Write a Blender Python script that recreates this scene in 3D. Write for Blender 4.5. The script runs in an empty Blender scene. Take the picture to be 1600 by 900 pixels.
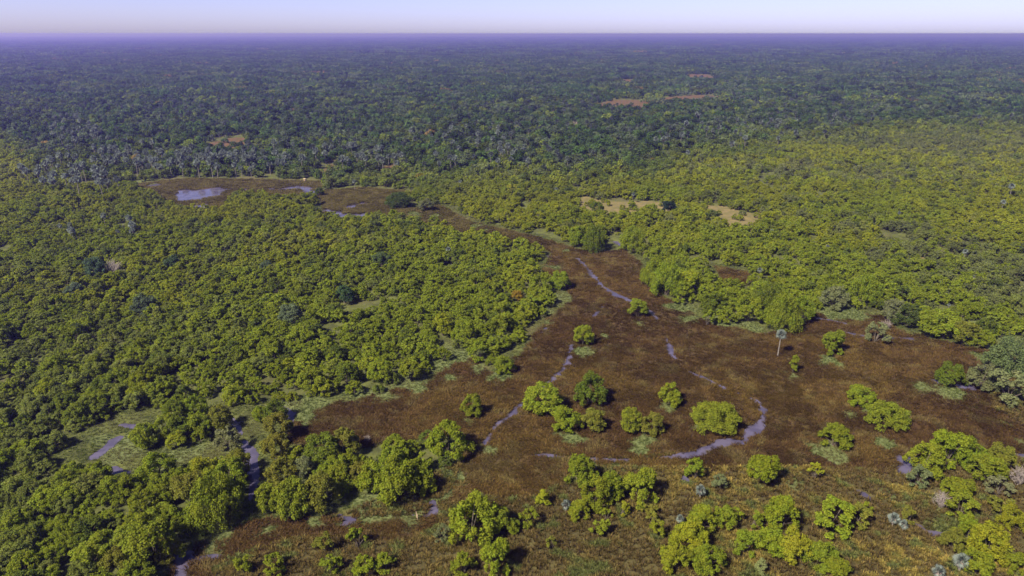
import bpy, math, random
import numpy as np
from math import radians, sin, cos, pi

# ------------------------------------------------------------------ camera, sky, sun, exposure
SC = bpy.context.scene
COL = SC.collection
CAM_H = 100.0
FPX = 1067.0                      # focal length in pixels of the 1600 px wide photograph
PITCH = math.atan((450 - 52.5) / FPX)
cam_d = bpy.data.cameras.new('camera')
cam_d.sensor_width = 36.0
cam_d.lens = 36.0 * FPX / 1600.0
cam_d.clip_start = 1.0
cam_d.clip_end = 250000.0
cam = bpy.data.objects.new('camera', cam_d)
COL.objects.link(cam)
cam.location = (0, 0, CAM_H)
cam.rotation_euler = (pi / 2 - PITCH, 0, 0)
SC.camera = cam

SUN_EL, SUN_AZ = radians(45), radians(-133)      # azimuth clockwise from +Y (view direction)
world = bpy.data.worlds.new('World')
SC.world = world
world.use_nodes = True
wn = world.node_tree.nodes
wl = world.node_tree.links
bg = wn['Background']
sky = wn.new('ShaderNodeTexSky')
sky.sky_type = 'NISHITA'
sky.sun_disc = False
sky.sun_elevation = SUN_EL
sky.sun_rotation = SUN_AZ
sky.air_density = 0.5
sky.dust_density = 0.8
sky.ozone_density = 0.0
wt = wn.new('ShaderNodeMix'); wt.data_type = 'RGBA'; wt.blend_type = 'MULTIPLY'
wt.inputs['Factor'].default_value = 1.0
wt.inputs['B'].default_value = (0.96, 0.81, 1.06, 1)
wl.new(sky.outputs['Color'], wt.inputs['A'])
wl.new(wt.outputs['Result'], bg.inputs['Color'])
bg.inputs['Strength'].default_value = 0.063
HAZE = 0.00016                    # density of the air, per metre

sun_d = bpy.data.lights.new('sun', 'SUN')
sun_d.energy = 4.0
sun_d.angle = radians(5)
sun_d.color = (1.0, 0.91, 0.74)
sun = bpy.data.objects.new('sun', sun_d)
COL.objects.link(sun)
sun.rotation_euler = (pi / 2 - SUN_EL, 0, pi - SUN_AZ)
sun.location = (-150, -140, 200)

SC.view_settings.view_transform = 'Standard'
SC.view_settings.look = 'None'
SC.view_settings.gamma = 1.0
SC.view_settings.exposure = 1.55
SC.render.engine = 'CYCLES'
cy = SC.cycles
cy.use_denoising = True
cy.max_bounces = 5
cy.diffuse_bounces = 2
cy.glossy_bounces = 2
cy.transmission_bounces = 2
cy.transparent_max_bounces = 8
cy.volume_bounces = 0
cy.sample_clamp_indirect = 4.0

# ------------------------------------------------------------------ helpers
RNG = np.random.default_rng(11)
random.seed(5)

def at(px, py, z=0.0):
    """photograph pixel -> point on the level ground (metres)"""
    X = (px - 800.0) / FPX
    Y = (450.0 - py) / FPX
    dx, dy, dz = X, cos(PITCH) + Y * sin(PITCH), -sin(PITCH) + Y * cos(PITCH)
    t = (CAM_H - z) / -dz
    return np.array([dx * t, dy * t])

def mpp(py):
    """metres per photograph pixel across, at the ground seen on that row"""
    Y = (450.0 - py) / FPX
    return CAM_H / (sin(PITCH) - Y * cos(PITCH)) / FPX

def project(x, y, z):
    """ground point -> photograph pixel and depth"""
    d = y * cos(PITCH) + (CAM_H - z) * sin(PITCH)
    u = y * sin(PITCH) - (CAM_H - z) * cos(PITCH)
    return 800 + FPX * x / d, 450 - FPX * u / d, d

def _hash(ix, iy, seed):
    h = (ix.astype(np.int64) * 374761393 + iy.astype(np.int64) * 668265263 + seed * 1442695041) & 0x7fffffff
    h = ((h ^ (h >> 13)) * 1274126177) & 0x7fffffff
    return ((h ^ (h >> 16)) & 0xffff) / 65535.0

def vnoise(x, y, s, seed=0):
    x = np.asarray(x, float) / s; y = np.asarray(y, float) / s
    ix = np.floor(x); iy = np.floor(y)
    fx = x - ix; fy = y - iy
    fx = fx * fx * (3 - 2 * fx); fy = fy * fy * (3 - 2 * fy)
    a = _hash(ix, iy, seed); b = _hash(ix + 1, iy, seed)
    c = _hash(ix, iy + 1, seed); d = _hash(ix + 1, iy + 1, seed)
    return (a + (b - a) * fx) * (1 - fy) + (c + (d - c) * fx) * fy

def fbm(x, y, s, seed=0, o=3):
    v = 0; a = 0.5; t = 0
    for k in range(o):
        v = v + a * vnoise(x, y, s / 2 ** k, seed + 17 * k); t += a; a *= 0.5
    return v / t

def sstep(a, b, v):
    t = np.clip((np.asarray(v, float) - a) / (b - a), 0, 1)
    return t * t * (3 - 2 * t)

def poly_sd(x, y, poly):
    """signed distance to a polygon, negative inside"""
    P = np.asarray(poly); Q = np.roll(P, -1, 0)
    best = np.full(x.shape, 1e18); inside = np.zeros(x.shape, bool)
    for (ax, ay), (bx, by) in zip(P, Q):
        ex, ey = bx - ax, by - ay
        L = ex * ex + ey * ey + 1e-9
        t = np.clip(((x - ax) * ex + (y - ay) * ey) / L, 0, 1)
        best = np.minimum(best, (x - ax - t * ex) ** 2 + (y - ay - t * ey) ** 2)
        c = ((ay > y) != (by > y)) & (x < (bx - ax) * (y - ay) / (by - ay + 1e-12) + ax)
        inside ^= c
    d = np.sqrt(best)
    return np.where(inside, -d, d)

def line_d(x, y, pts):
    best = np.full(x.shape, 1e18)
    for k in range(len(pts) - 1):
        ax, ay, wa = pts[k]; bx, by, wb = pts[k + 1]
        ex, ey = bx - ax, by - ay
        L = ex * ex + ey * ey + 1e-9
        t = np.clip(((x - ax) * ex + (y - ay) * ey) / L, 0, 1)
        d = np.sqrt((x - ax - t * ex) ** 2 + (y - ay - t * ey) ** 2) - (wa + (wb - wa) * t) / 2
        best = np.minimum(best, d)
    return best

def W(pts):
    return np.array([at(px, py) for px, py in pts])

# ------------------------------------------------------------------ the lie of the land
MARSH = [W(p) for p in (
    [(868, 386), (900, 391), (940, 393), (975, 390), (1000, 410), (1010, 440), (1030, 463), (1062, 476), (1085, 492),
     (1112, 508), (1150, 512), (1185, 522), (1235, 518), (1262, 500), (1275, 490), (1330, 489), (1385, 494), (1400, 516),
     (1480, 536), (1545, 549), (1566, 560), (1540, 590), (1560, 640), (1640, 680), (1640, 722), (1560, 712), (1500, 712), (1425, 722),
     (1400, 738), (1330, 742), (1280, 735), (1200, 728), (1120, 738), (1040, 735), (960, 728), (890, 742), (860, 780),
     (790, 790), (735, 778), (700, 795), (690, 830), (640, 850), (560, 838), (450, 852), (360, 880), (300, 930), (270, 960),
     (255, 930), (275, 870), (330, 850), (400, 815), (520, 805), (650, 800), (690, 770), (722, 720), (715, 680), (650, 690),
     (560, 700), (480, 700), (450, 690), (458, 655), (470, 636), (520, 630), (600, 615), (660, 603), (690, 578), (735, 562),
     (772, 585), (815, 555), (850, 505), (892, 470), (880, 440), (846, 428), (860, 400)],
    [(500, 300), (560, 293), (645, 300), (615, 322), (585, 342), (540, 346), (508, 338)],
    [(590, 332), (640, 326), (690, 322), (735, 348), (800, 362), (860, 378), (905, 392), (868, 398), (838, 386), (780, 375), (730, 366), (690, 355), (640, 346)],
    [(205, 288), (300, 279), (420, 281), (500, 284), (505, 312), (440, 309), (365, 306), (340, 330), (300, 332), (250, 308)],
    [(1120, 418), (1165, 425), (1175, 440), (1150, 452), (1125, 445)],
)]
# open ground where only hand-placed trees stand
OPEN = [W(p) for p in (
    [(110, 690), (190, 650), (232, 646), (208, 690), (240, 714), (330, 695), (345, 724), (310, 728), (240, 742), (190, 752), (100, 735)],
    [(345, 640), (380, 640), (460, 630), (470, 690), (445, 690), (400, 690), (405, 790), (440, 825), (520, 800), (560, 800), (330, 870), (290, 910), (262, 960),
     (255, 920), (280, 850), (300, 840), (390, 800), (375, 720), (350, 690)],
    [(350, 860), (560, 800), (720, 730), (860, 735), (1100, 735), (1300, 735), (1420, 700), (1660, 690), (1740, 980), (240, 980)],
    [(1540, 540), (1600, 540), (1680, 640), (1680, 700), (1560, 690), (1500, 640), (1530, 590)],
    [(850, 395), (1010, 395), (1000, 375), (955, 372), (930, 390)],
    [(268, 298), (345, 292), (330, 316), (316, 334), (302, 330), (282, 318)],
    [(508, 300), (575, 300), (566, 346), (512, 340)],
)]
SAND = [W(p) for p in (
    [(882, 318), (915, 308), (960, 314), (1040, 318), (1058, 330), (1000, 332), (950, 338), (905, 334)],
    [(1050, 322), (1100, 318), (1145, 326), (1190, 342), (1195, 352), (1150, 346), (1120, 334)],
    [(1400, 412), (1430, 398), (1455, 408), (1445, 424)],
    [(1120, 350), (1160, 345), (1180, 356), (1150, 360)],
    [(1560, 462), (1585, 466), (1580, 480), (1558, 474)],
)]
ORANGE = [W(p) for p in (
    [(922, 166), (960, 157), (1018, 157), (1022, 163), (985, 170)],
    [(1030, 155), (1060, 150), (1118, 148), (1115, 154), (1060, 159)],
    [(1058, 122), (1075, 116), (1112, 117), (1105, 124)],
    [(962, 128), (978, 124), (990, 127), (978, 131)],
    [(335, 226), (355, 216), (402, 218), (398, 224), (350, 232)],
    [(255, 216), (262, 211), (274, 212), (268, 219)],
    [(505, 262), (520, 252), (530, 262), (520, 272)],
    [(1180, 330), (1195, 328), (1192, 336)],
    [(600, 262), (618, 256), (622, 266)],
)]
# seen this low over the trees, a clearing must reach well towards the camera to show
ORANGE += [q - np.array([0, .032 * q[:, 1].mean()]) for q in ORANGE[:4]] + [q - np.array([0, .03 * q[:, 1].mean()]) for q in ORANGE[4:]]
SAND += [q - np.array([0, .014 * q[:, 1].mean()]) for q in SAND]
# water: photograph pixel and width in metres along each channel or pool
CH = [
    [(903, 404, 2.0), (918, 420, 2.6), (928, 434, 3.0), (944, 449, 3.2), (962, 461, 4.2), (984, 470, 3.6), (1004, 479, 2.4), (1016, 487, 2.0), (1028, 500, 1.2), (1036, 514, 1.4)],
    [(956, 466, .8), (941, 480, .7), (929, 494, .5)],
    [(1036, 514, 1.2), (1040, 530, 2.2), (1047, 549, 3.0), (1053, 560, 1.6), (1066, 572, 1.4), (1078, 582, 1.1), (1110, 596, 1.1), (1150, 614, .9), (1182, 626, 1.0)],
    [(1106, 594, .8), (1114, 597, 1.4)],
    [(893, 540, 1.4), (890, 560, 2.4), (878, 578, 2.8), (860, 596, 2.8), (840, 611, 2.2), (815, 632, 1.6), (795, 650, 1.6), (772, 668, 1.8), (760, 690, 1.0)],
    [(1184, 628, 1.6), (1193, 643, 2.8), (1190, 660, 4.2), (1178, 676, 4.6), (1164, 688, 3.4)],
    [(1164, 690, 3.4), (1130, 692, 3.4), (1102, 703, 3.0), (1078, 711, 2.6), (1052, 714, 1.8), (1020, 717, 1.0), (960, 719, .9), (900, 717, 1.1)],
    [(900, 716, .6), (862, 713, 1.4), (832, 711, .8)],
    [(1268, 495, 3.5), (1290, 500, 3), (1318, 505, 2.5)],
    [(1316, 518, 1.5), (1332, 522, 4), (1348, 526, 2), (1372, 528, 1.2), (1400, 528, 2.5), (1420, 530, 2)],
    [(1536, 575, 5), (1548, 572, 4)], [(1462, 596, 3.5), (1474, 598, 3)], [(1500, 604, 3), (1516, 606, 3.5)],
    [(1544, 540, 4), (1556, 548, 4)],
    [(1404, 714, 3), (1415, 722, 6), (1412, 738, 4), (1424, 714, 4)], [(1585, 712, 4), (1610, 716, 5)],
    [(1286, 748, 1.6), (1320, 758, 1.5), (1352, 774, 2.2), (1385, 792, 2.4), (1402, 800, 1.2)],
    [(1428, 820, 2), (1450, 832, 3.4), (1480, 836, 3.4), (1495, 828, 1)],
    [(380, 688, 4.5), (390, 705, 6.5), (396, 730, 6), (397, 755, 5), (392, 778, 3), (391, 800, 1)],
    [(446, 636, 3), (455, 648, 5), (450, 664, 3)], [(366, 660, 2), (372, 668, 3), (380, 690, 3)],
    [(190, 664, 4), (218, 668, 6)], [(148, 714, 6), (170, 698, 6), (186, 684, 4)], [(176, 734, 6), (198, 740, 4)], [(350, 652, 3), (368, 662, 5)], [(70, 756, 3), (92, 752, 2)],
    [(274, 852, 2.5), (290, 868, 4), (282, 890, 4), (276, 915, 3)], [(300, 875, 2), (330, 872, 1.5), (345, 868, 1)],
    [(674, 786, 4.5), (680, 800, 4), (664, 808, 2)], [(528, 806, 2.5), (546, 812, 3.5), (536, 820, 1.5)], [(632, 803, 2), (655, 806, 2)],
    [(1192, 745, 1.5), (1208, 742, 1.5)], [(1068, 744, 2.5), (1074, 756, 2)],
    [(288, 310, 10), (304, 305, 20), (322, 300, 15), (336, 296, 7)], [(308, 322, 4), (311, 326, 4)],
    [(338, 296, 4), (350, 297, 5)], [(356, 297, 5), (372, 297, 4)], [(286, 297, 5), (294, 297, 4)], [(240, 290, 4), (246, 291, 3)],
    [(424, 296, 5), (432, 297, 4), (450, 294, 2), (470, 292, 3), (480, 294, 4), (486, 303, 3)],
    [(516, 330, 4), (528, 333, 4.5)], [(543, 337, 7), (559, 338, 7)], [(538, 326, 3), (550, 323, 3.5)], [(558, 320, 3), (566, 318, 2.5)],
    [(728, 365, 3), (732, 364, 2)], [(713, 372, 3), (716, 371, 3)],
    [(962, 378, 5), (972, 384, 5)], [(854, 400, 2.5), (872, 402, 2), (890, 398, 1.5)], [(842, 428, 3), (846, 426, 2)], [(866, 452, 3), (870, 453, 2)],
    [(845, 520, 1.5), (852, 514, 1)],
]
CH = [[(*at(px, py), w * (.60 if py > 340 else 1.5)) for px, py, w in c] for c in CH]
# pale green grass patches (pixel, radius across in metres)
PATCH = [(785, 588, 4.5), (770, 592, 3), (748, 580, 3), (1000, 692, 6), (1015, 690, 4), (1300, 712, 4.5), (735, 660, 3), (998, 506, 4), (1270, 480, 6),
         (1220, 500, 5), (1295, 562, 4), (1310, 568, 3), (1240, 590, 3), (910, 548, 4), (895, 690, 5), (870, 680, 3.5), (1060, 480, 6), (1080, 500, 5), (1130, 505, 6), (1170, 510, 5),
         (1330, 492, 7), (1300, 490, 5), (1250, 512, 4), (640, 795, 6), (600, 792, 6), (690, 750, 6), (700, 740, 5), (580, 800, 5), (410, 834, 4), (345, 848, 4.5), (330, 852, 3.5),
         (560, 790, 4), (230, 680, 6), (190, 700, 6), (250, 725, 5), (280, 715, 5), (160, 690, 4), (300, 705, 4), (470, 640, 5), (820, 485, 5), (790, 500, 6), (840, 475, 5), (870, 468, 4),
         (760, 530, 6), (720, 550, 7), (690, 570, 6), (810, 505, 4), (860, 640, 3), (1440, 606, 3.4), (1540, 500, 8), (1570, 525, 7), (1555, 610, 5),
         (800, 420, 4), (870, 420, 5), (1230, 745, 5), (1470, 790, 5), (1440, 800, 5), (1455, 810, 5), (1390, 770, 2.5), (940, 735, 5), (950, 742, 4), (520, 690, 3), (480, 652, 4),
         (700, 590, 3.5), (575, 615, 3), (680, 700, 3), (1320, 640, 3), (1370, 690, 4), (1100, 665, 3), (1045, 640, 3), (925, 645, 3), (1490, 615, 5), (740, 355, 5), (760, 360, 5), (680, 338, 6), (650, 335, 7), (880, 393, 4),
         (1120, 400, 5), (1150, 405, 5), (240, 288, 6), (225, 284, 7), (545, 818, 3), (500, 800, 3.5), (870, 560, 1.5), (940, 526, 1.5), (855, 505, 4), (1570, 660, 4), (1590, 690, 4),
         (700, 803, 2.5), (760, 700, 2), (1360, 640, 3.5), (640, 602, 6), (600, 612, 5), (550, 622, 5), (500, 630, 5), (1535, 560, 4), (860, 490, 4), (835, 540, 1.8), (850, 545, 1.5), (828, 500, 5)]
PATCH = [(*at(a, b), r) for a, b, r in PATCH]
# tall pale grass along the old channel
REED = [(*at(a, b), w) for a, b, w in [(840, 711, 1.5), (870, 714, 2.2), (905, 719, 3.2), (940, 722, 3), (980, 722, 3.2), (1020, 717, 2.6), (1050, 712, 1.6)]]

BAND = [(*at(a, c), w) for a, c, w in [(436, 634, 6), (520, 622, 7), (600, 609, 7), (655, 597, 9), (700, 568, 9), (745, 550, 8), (790, 528, 8), (830, 494, 9), (884, 464, 6)]]

def marsh_sd(x, y):
    d = np.full(np.shape(x), 1e9)
    for p in MARSH:
        d = np.minimum(d, poly_sd(x, y, p))
    return d

def water_d(x, y):
    d = np.full(np.shape(x), 1e9)
    for c in CH:
        d = np.minimum(d, line_d(x, y, c))
    return d

def patch_sd(x, y):
    d = np.full(np.shape(x), 1e9)
    for px, py, r in PATCH:
        d = np.minimum(d, np.hypot(x - px, (y - py) * 0.8) - r)
    d = np.minimum(d, line_d(x, y, BAND))
    return d + 1.0 + 8.0 * (fbm(x, y, 5.5, 401) - .5)

def near_mask(x, y):
    return (np.abs(x) < 420) & (y > 60) & (y < 760)

def height(x, y, full=False):
    x = np.atleast_1d(np.asarray(x, float)); y = np.atleast_1d(np.asarray(y, float))
    z = np.full(x.shape, 0.5); m = near_mask(x, y)
    sd = np.full(x.shape, 60.0); wd = np.full(x.shape, 60.0)
    xs, ys = x[m], y[m]
    s = marsh_sd(xs, ys); w = water_d(xs, ys)
    n = fbm(xs, ys, 7, 3); n2 = fbm(xs, ys, 2.2, 9, 2); n3 = fbm(xs, ys, 26, 21, 2)
    h = 0.5 + 0.25 * (n - .5)
    inm = 1 - sstep(-2.5, 4.0, s + 4 * (n - .5))
    h = h * (1 - inm) + inm * (0.13 + 0.20 * (n - .5) + 0.10 * (n2 - .5) + 0.10 * (n3 - .5))
    dip = 1 - sstep(-1.0, 0.9, w + 1.7 * (n2 - .5) + 1.1 * (n - .5) + 15 * sstep(330, 380, ys) * (fbm(xs, ys, 7, 77) - .5))
    h = h * (1 - dip) - 0.28 * dip
    z[m] = h; sd[m] = s; wd[m] = w
    return (z, sd, wd) if full else z

# ------------------------------------------------------------------ materials
def mat_new(name):
    m = bpy.data.materials.new(name); m.use_nodes = True
    nt = m.node_tree; nt.nodes.clear()
    out = nt.nodes.new('ShaderNodeOutputMaterial')
    return m, nt.nodes, nt.links, out

def nd(N, t, **kw):
    n = N.new(t)
    for k, v in kw.items():
        if k in n.inputs: n.inputs[k].default_value = v
        else: setattr(n, k, v)
    return n

def mixc(N, L, fac, a, b, mode='MIX'):
    m = N.new('ShaderNodeMix'); m.data_type = 'RGBA'; m.blend_type = mode
    for s, v in ((m.inputs['Factor'], fac), (m.inputs['A'], a), (m.inputs['B'], b)):
        if hasattr(v, 'links'): L.new(v, s)
        elif isinstance(v, (int, float)): s.default_value = v
        else: s.default_value = (*v, 1)
    return m.outputs['Result']

def mth(N, L, op, a, b=0.0, clamp=False):
    m = N.new('ShaderNodeMath'); m.operation = op; m.use_clamp = clamp
    for s, v in ((m.inputs[0], a), (m.inputs[1], b)):
        if hasattr(v, 'links'): L.new(v, s)
        else: s.default_value = v
    return m.outputs[0]

def ramp(N, L, v, lo, hi):
    m = N.new('ShaderNodeMapRange'); m.interpolation_type = 'SMOOTHSTEP'
    L.new(v, m.inputs['Value'])
    m.inputs['From Min'].default_value = lo; m.inputs['From Max'].default_value = hi
    return m.outputs['Result']

def noise(N, L, co, scale, detail=4, rough=.55, dist=0):
    n = N.new('ShaderNodeTexNoise')
    n.inputs['Scale'].default_value = scale; n.inputs['Detail'].default_value = detail
    n.inputs['Roughness'].default_value = rough; n.inputs['Distortion'].default_value = dist
    L.new(co, n.inputs['Vector'])
    return n.outputs['Fac']

def leaf_material(name, trans=0.25, var=0.5):
    """foliage; the species colour comes from each plant's own tint"""
    m, N, L, out = mat_new(name)
    t = nd(N, 'ShaderNodeAttribute', attribute_type='INSTANCER', attribute_name='tint')
    v = nd(N, 'ShaderNodeAttribute', attribute_type='GEOMETRY', attribute_name='leafvar')
    sep = N.new('ShaderNodeSeparateColor'); L.new(v.outputs['Color'], sep.inputs['Color'])
    # per leaf lightness, per bough yellowing
    k = mth(N, L, 'MULTIPLY_ADD', sep.outputs['Red'], var)
    N[-1].inputs[2].default_value = 1 - var / 2
    c = mixc(N, L, 1.0, t.outputs['Color'], (1, 1, 1), 'MULTIPLY')
    hs = N.new('ShaderNodeHueSaturation')
    hue = mth(N, L, 'MULTIPLY_ADD', sep.outputs['Green'], -0.035); N[-1].inputs[2].default_value = 0.5175
    L.new(hue, hs.inputs['Hue']); L.new(k, hs.inputs['Value']); L.new(c, hs.inputs['Color'])
    d = N.new('ShaderNodeBsdfDiffuse'); L.new(hs.outputs['Color'], d.inputs['Color'])
    tr = N.new('ShaderNodeBsdfTranslucent'); L.new(hs.outputs['Color'], tr.inputs['Color'])
    mx = N.new('ShaderNodeMixShader'); mx.inputs[0].default_value = trans
    L.new(d.outputs[0], mx.inputs[1]); L.new(tr.outputs[0], mx.inputs[2])
    L.new(mx.outputs[0], out.inputs['Surface'])
    return m

def bark_material(name, a, b):
    m, N, L, out = mat_new(name)
    g = N.new('ShaderNodeTexCoord')
    n = noise(N, L, g.outputs['Object'], 3.0, 5)
    d = nd(N, 'ShaderNodeBsdfPrincipled', Roughness=.9)
    L.new(mixc(N, L, ramp(N, L, n, .3, .7), a, b), d.inputs['Base Color'])
    L.new(d.outputs[0], out.inputs['Surface'])
    return m

M_LEAF = leaf_material('leaves', .42)
M_GRASS = leaf_material('grass_blades', .3, .7)
M_BARK = bark_material('bark', (.045, .036, .026), (.10, .08, .06))
M_PALMBARK = bark_material('palm_bark', (.09, .08, .072), (.17, .15, .135))
M_TWIG = bark_material('bare_twigs', (.17, .14, .13), (.30, .26, .24))

def ground_material():
    m, N, L, out = mat_new('ground_soil_and_grass')
    geo = N.new('ShaderNodeNewGeometry'); P = geo.outputs['Position']
    def att(n):
        return nd(N, 'ShaderNodeAttribute', attribute_type='GEOMETRY', attribute_name=n).outputs['Fac']
    n_f = noise(N, L, P, 1.6, 5, .65); n_m = noise(N, L, P, .22, 5, .6, .6); n_l = noise(N, L, P, .035, 4)
    n_x = noise(N, L, P, .006, 4)
    # woodland floor: litter, shade-loving grass, far off only a dull olive
    floor = mixc(N, L, ramp(N, L, n_m, .35, .65), (.045, .050, .016), (.085, .095, .026))
    floor = mixc(N, L, ramp(N, L, n_l, .52, .70), floor, (.085, .078, .032))
    # marsh bed: matted sedge in rusts and browns
    st = N.new('ShaderNodeMapping'); st.inputs['Scale'].default_value = (1.0, .45, 1.0); L.new(P, st.inputs['Vector'])
    n_s = noise(N, L, st.outputs[0], .9, 6, .7, 1.6)
    mar = mixc(N, L, ramp(N, L, n_s, .3, .7), (.028, .018, .008), (.080, .052, .019))
    mar = mixc(N, L, ramp(N, L, n_m, .45, .7), mar, (.062, .044, .014))
    mar = mixc(N, L, ramp(N, L, n_l, .5, .68), mar, (.052, .028, .012))
    # pale grass, sand, orange earth, straw
    gr = mixc(N, L, ramp(N, L, n_f, .3, .7), (.07, .09, .030), (.12, .135, .05))
    sa = mixc(N, L, ramp(N, L, n_m, .3, .7), (.16, .125, .054), (.095, .088, .034))
    og = mixc(N, L, ramp(N, L, n_m, .3, .7), (.105, .056, .025), (.066, .052, .022))
    dry = mixc(N, L, ramp(N, L, n_m, .35, .65), (.046, .040, .015), (.080, .068, .024))
    dry = mixc(N, L, ramp(N, L, n_f, .45, .75), dry, (.05, .035, .016))
    wob = mth(N, L, 'MULTIPLY_ADD', n_m, 5.0); N[-1].inputs[2].default_value = -2.5
    wob2 = mth(N, L, 'MULTIPLY_ADD', n_f, 2.0); N[-1].inputs[2].default_value = -1.0
    w = mth(N, L, 'ADD', wob, wob2)
    def mask(name, lo, hi, k=1.0):
        return ramp(N, L, mth(N, L, 'ADD', att(name), mth(N, L, 'MULTIPLY', w, k)), hi, lo)
    col = mixc(N, L, mask('sand', -2, 3, 2.0), floor, sa)
    col = mixc(N, L, mask('orange', -3, 5, 3.0), col, og)
    col = mixc(N, L, mask('dry', -1, 3), col, dry)
    col = mixc(N, L, mask('marsh', -1.2, 1.2), col, mar)
    col = mixc(N, L, mask('patch', -1.8, 1.2, .8), col, gr)
    # wet mud close to the water line
    sepz = N.new('ShaderNodeSeparateXYZ'); L.new(P, sepz.inputs[0])
    col = mixc(N, L, ramp(N, L, sepz.outputs['Z'], .07, -.02), col, (.028, .022, .018))
    b = N.new('ShaderNodeBump'); b.inputs['Strength'].default_value = .7; b.inputs['Distance'].default_value = .35
    L.new(n_s, b.inputs['Height'])
    d = nd(N, 'ShaderNodeBsdfPrincipled', Roughness=.95)
    d.inputs['Specular IOR Level'].default_value = .15
    L.new(col, d.inputs['Base Color']); L.new(b.outputs[0], d.inputs['Normal'])
    L.new(d.outputs[0], out.inputs['Surface'])
    return m

def water_material():
    m, N, L, out = mat_new('sky_tinted_water')
    geo = N.new('ShaderNodeNewGeometry'); P = geo.outputs['Position']
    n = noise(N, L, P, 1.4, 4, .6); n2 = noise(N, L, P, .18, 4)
    # lilac sky reflection painted into the base colour, with some floating scum
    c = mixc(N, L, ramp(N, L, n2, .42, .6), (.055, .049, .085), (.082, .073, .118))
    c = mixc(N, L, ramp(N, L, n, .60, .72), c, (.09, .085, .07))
    b = N.new('ShaderNodeBump'); b.inputs['Strength'].default_value = .25; b.inputs['Distance'].default_value = .05
    L.new(n, b.inputs['Height'])
    d = nd(N, 'ShaderNodeBsdfPrincipled', Roughness=.05, IOR=1.33)
    L.new(c, d.inputs['Base Color']); L.new(b.outputs[0], d.inputs['Normal'])
    L.new(d.outputs[0], out.inputs['Surface'])
    return m

M_GROUND = ground_material()
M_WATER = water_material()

def plain_material(name, a, b, scale=4.0):
    m, N, L, out = mat_new(name)
    g = N.new('ShaderNodeTexCoord')
    d = nd(N, 'ShaderNodeBsdfPrincipled', Roughness=.85)
    L.new(mixc(N, L, noise(N, L, g.outputs['Object'], scale, 5), a, b), d.inputs['Base Color'])
    L.new(d.outputs[0], out.inputs['Surface'])
    return m

# ------------------------------------------------------------------ mesh builders
def mesh_np(name, V, faces, mats, fmat=None, leafvar=None, smooth=False):
    """V (n,3); faces list of int arrays (m,k)"""
    me = bpy.data.meshes.new(name)
    V = np.ascontiguousarray(V, np.float32)
    me.vertices.add(len(V)); me.vertices.foreach_set('co', V.ravel())
    idx = np.concatenate([f.ravel() for f in faces]).astype(np.int32)
    tot = np.concatenate([np.full(len(f), f.shape[1], np.int32) for f in faces])
    st = np.concatenate([[0], np.cumsum(tot)[:-1]]).astype(np.int32)
    me.loops.add(len(idx)); me.loops.foreach_set('vertex_index', idx)
    me.polygons.add(len(tot)); me.polygons.foreach_set('loop_start', st)
    try: me.polygons.foreach_set('loop_total', tot)
    except Exception: pass
    for m in mats: me.materials.append(m)
    if fmat is not None: me.polygons.foreach_set('material_index', fmat.astype(np.int32))
    if smooth: me.polygons.foreach_set('use_smooth', np.ones(len(tot), bool))
    if leafvar is not None:
        a = me.attributes.new('leafvar', 'FLOAT_COLOR', 'POINT')
        c = np.ones((len(V), 4), np.float32); c[:, :leafvar.shape[1]] = leafvar
        a.data.foreach_set('color', c.ravel())
    me.update(calc_edges=True)
    me.validate()
    return me

def nrm(v):
    return v / (np.linalg.norm(v, axis=-1, keepdims=True) + 1e-9)

def leaves(C, Nn, U, length, width, bend=.15):
    """diamond leaf sprays: centre, facing, long axis"""
    S = nrm(np.cross(Nn, U)); U = nrm(np.cross(S, Nn))
    l = length[:, None] / 2; w = width[:, None] / 2
    a = C - U * l - Nn * l * bend; b = C + S * w; c = C + U * l - Nn * l * bend; d = C - S * w
    V = np.stack([a, b, c, d], 1).reshape(-1, 3)
    F = np.arange(len(V)).reshape(-1, 4)
    return V, F

def tube(P, R, n=5):
    """tapered tube through points"""
    P = np.asarray(P, float); V = []; F = []
    for i, (p, r) in enumerate(zip(P, R)):
        t = nrm((P[min(i + 1, len(P) - 1)] - P[max(i - 1, 0)])[None])[0]
        s = nrm(np.cross(t, [0.31, .95, .05])[None])[0]; u = np.cross(s, t)
        for k in range(n):
            a = 2 * pi * k / n
            V.append(p + r * (cos(a) * s + sin(a) * u))
    for i in range(len(P) - 1):
        for k in range(n):
            F.append([i * n + k, i * n + (k + 1) % n, (i + 1) * n + (k + 1) % n, (i + 1) * n + k])
    return np.array(V), np.array(F)

def join(parts):
    V = []; F = []; o = 0
    for v, f in parts:
        V.append(v); F.append(f + o); o += len(v)
    return np.concatenate(V), np.concatenate(F)

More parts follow.
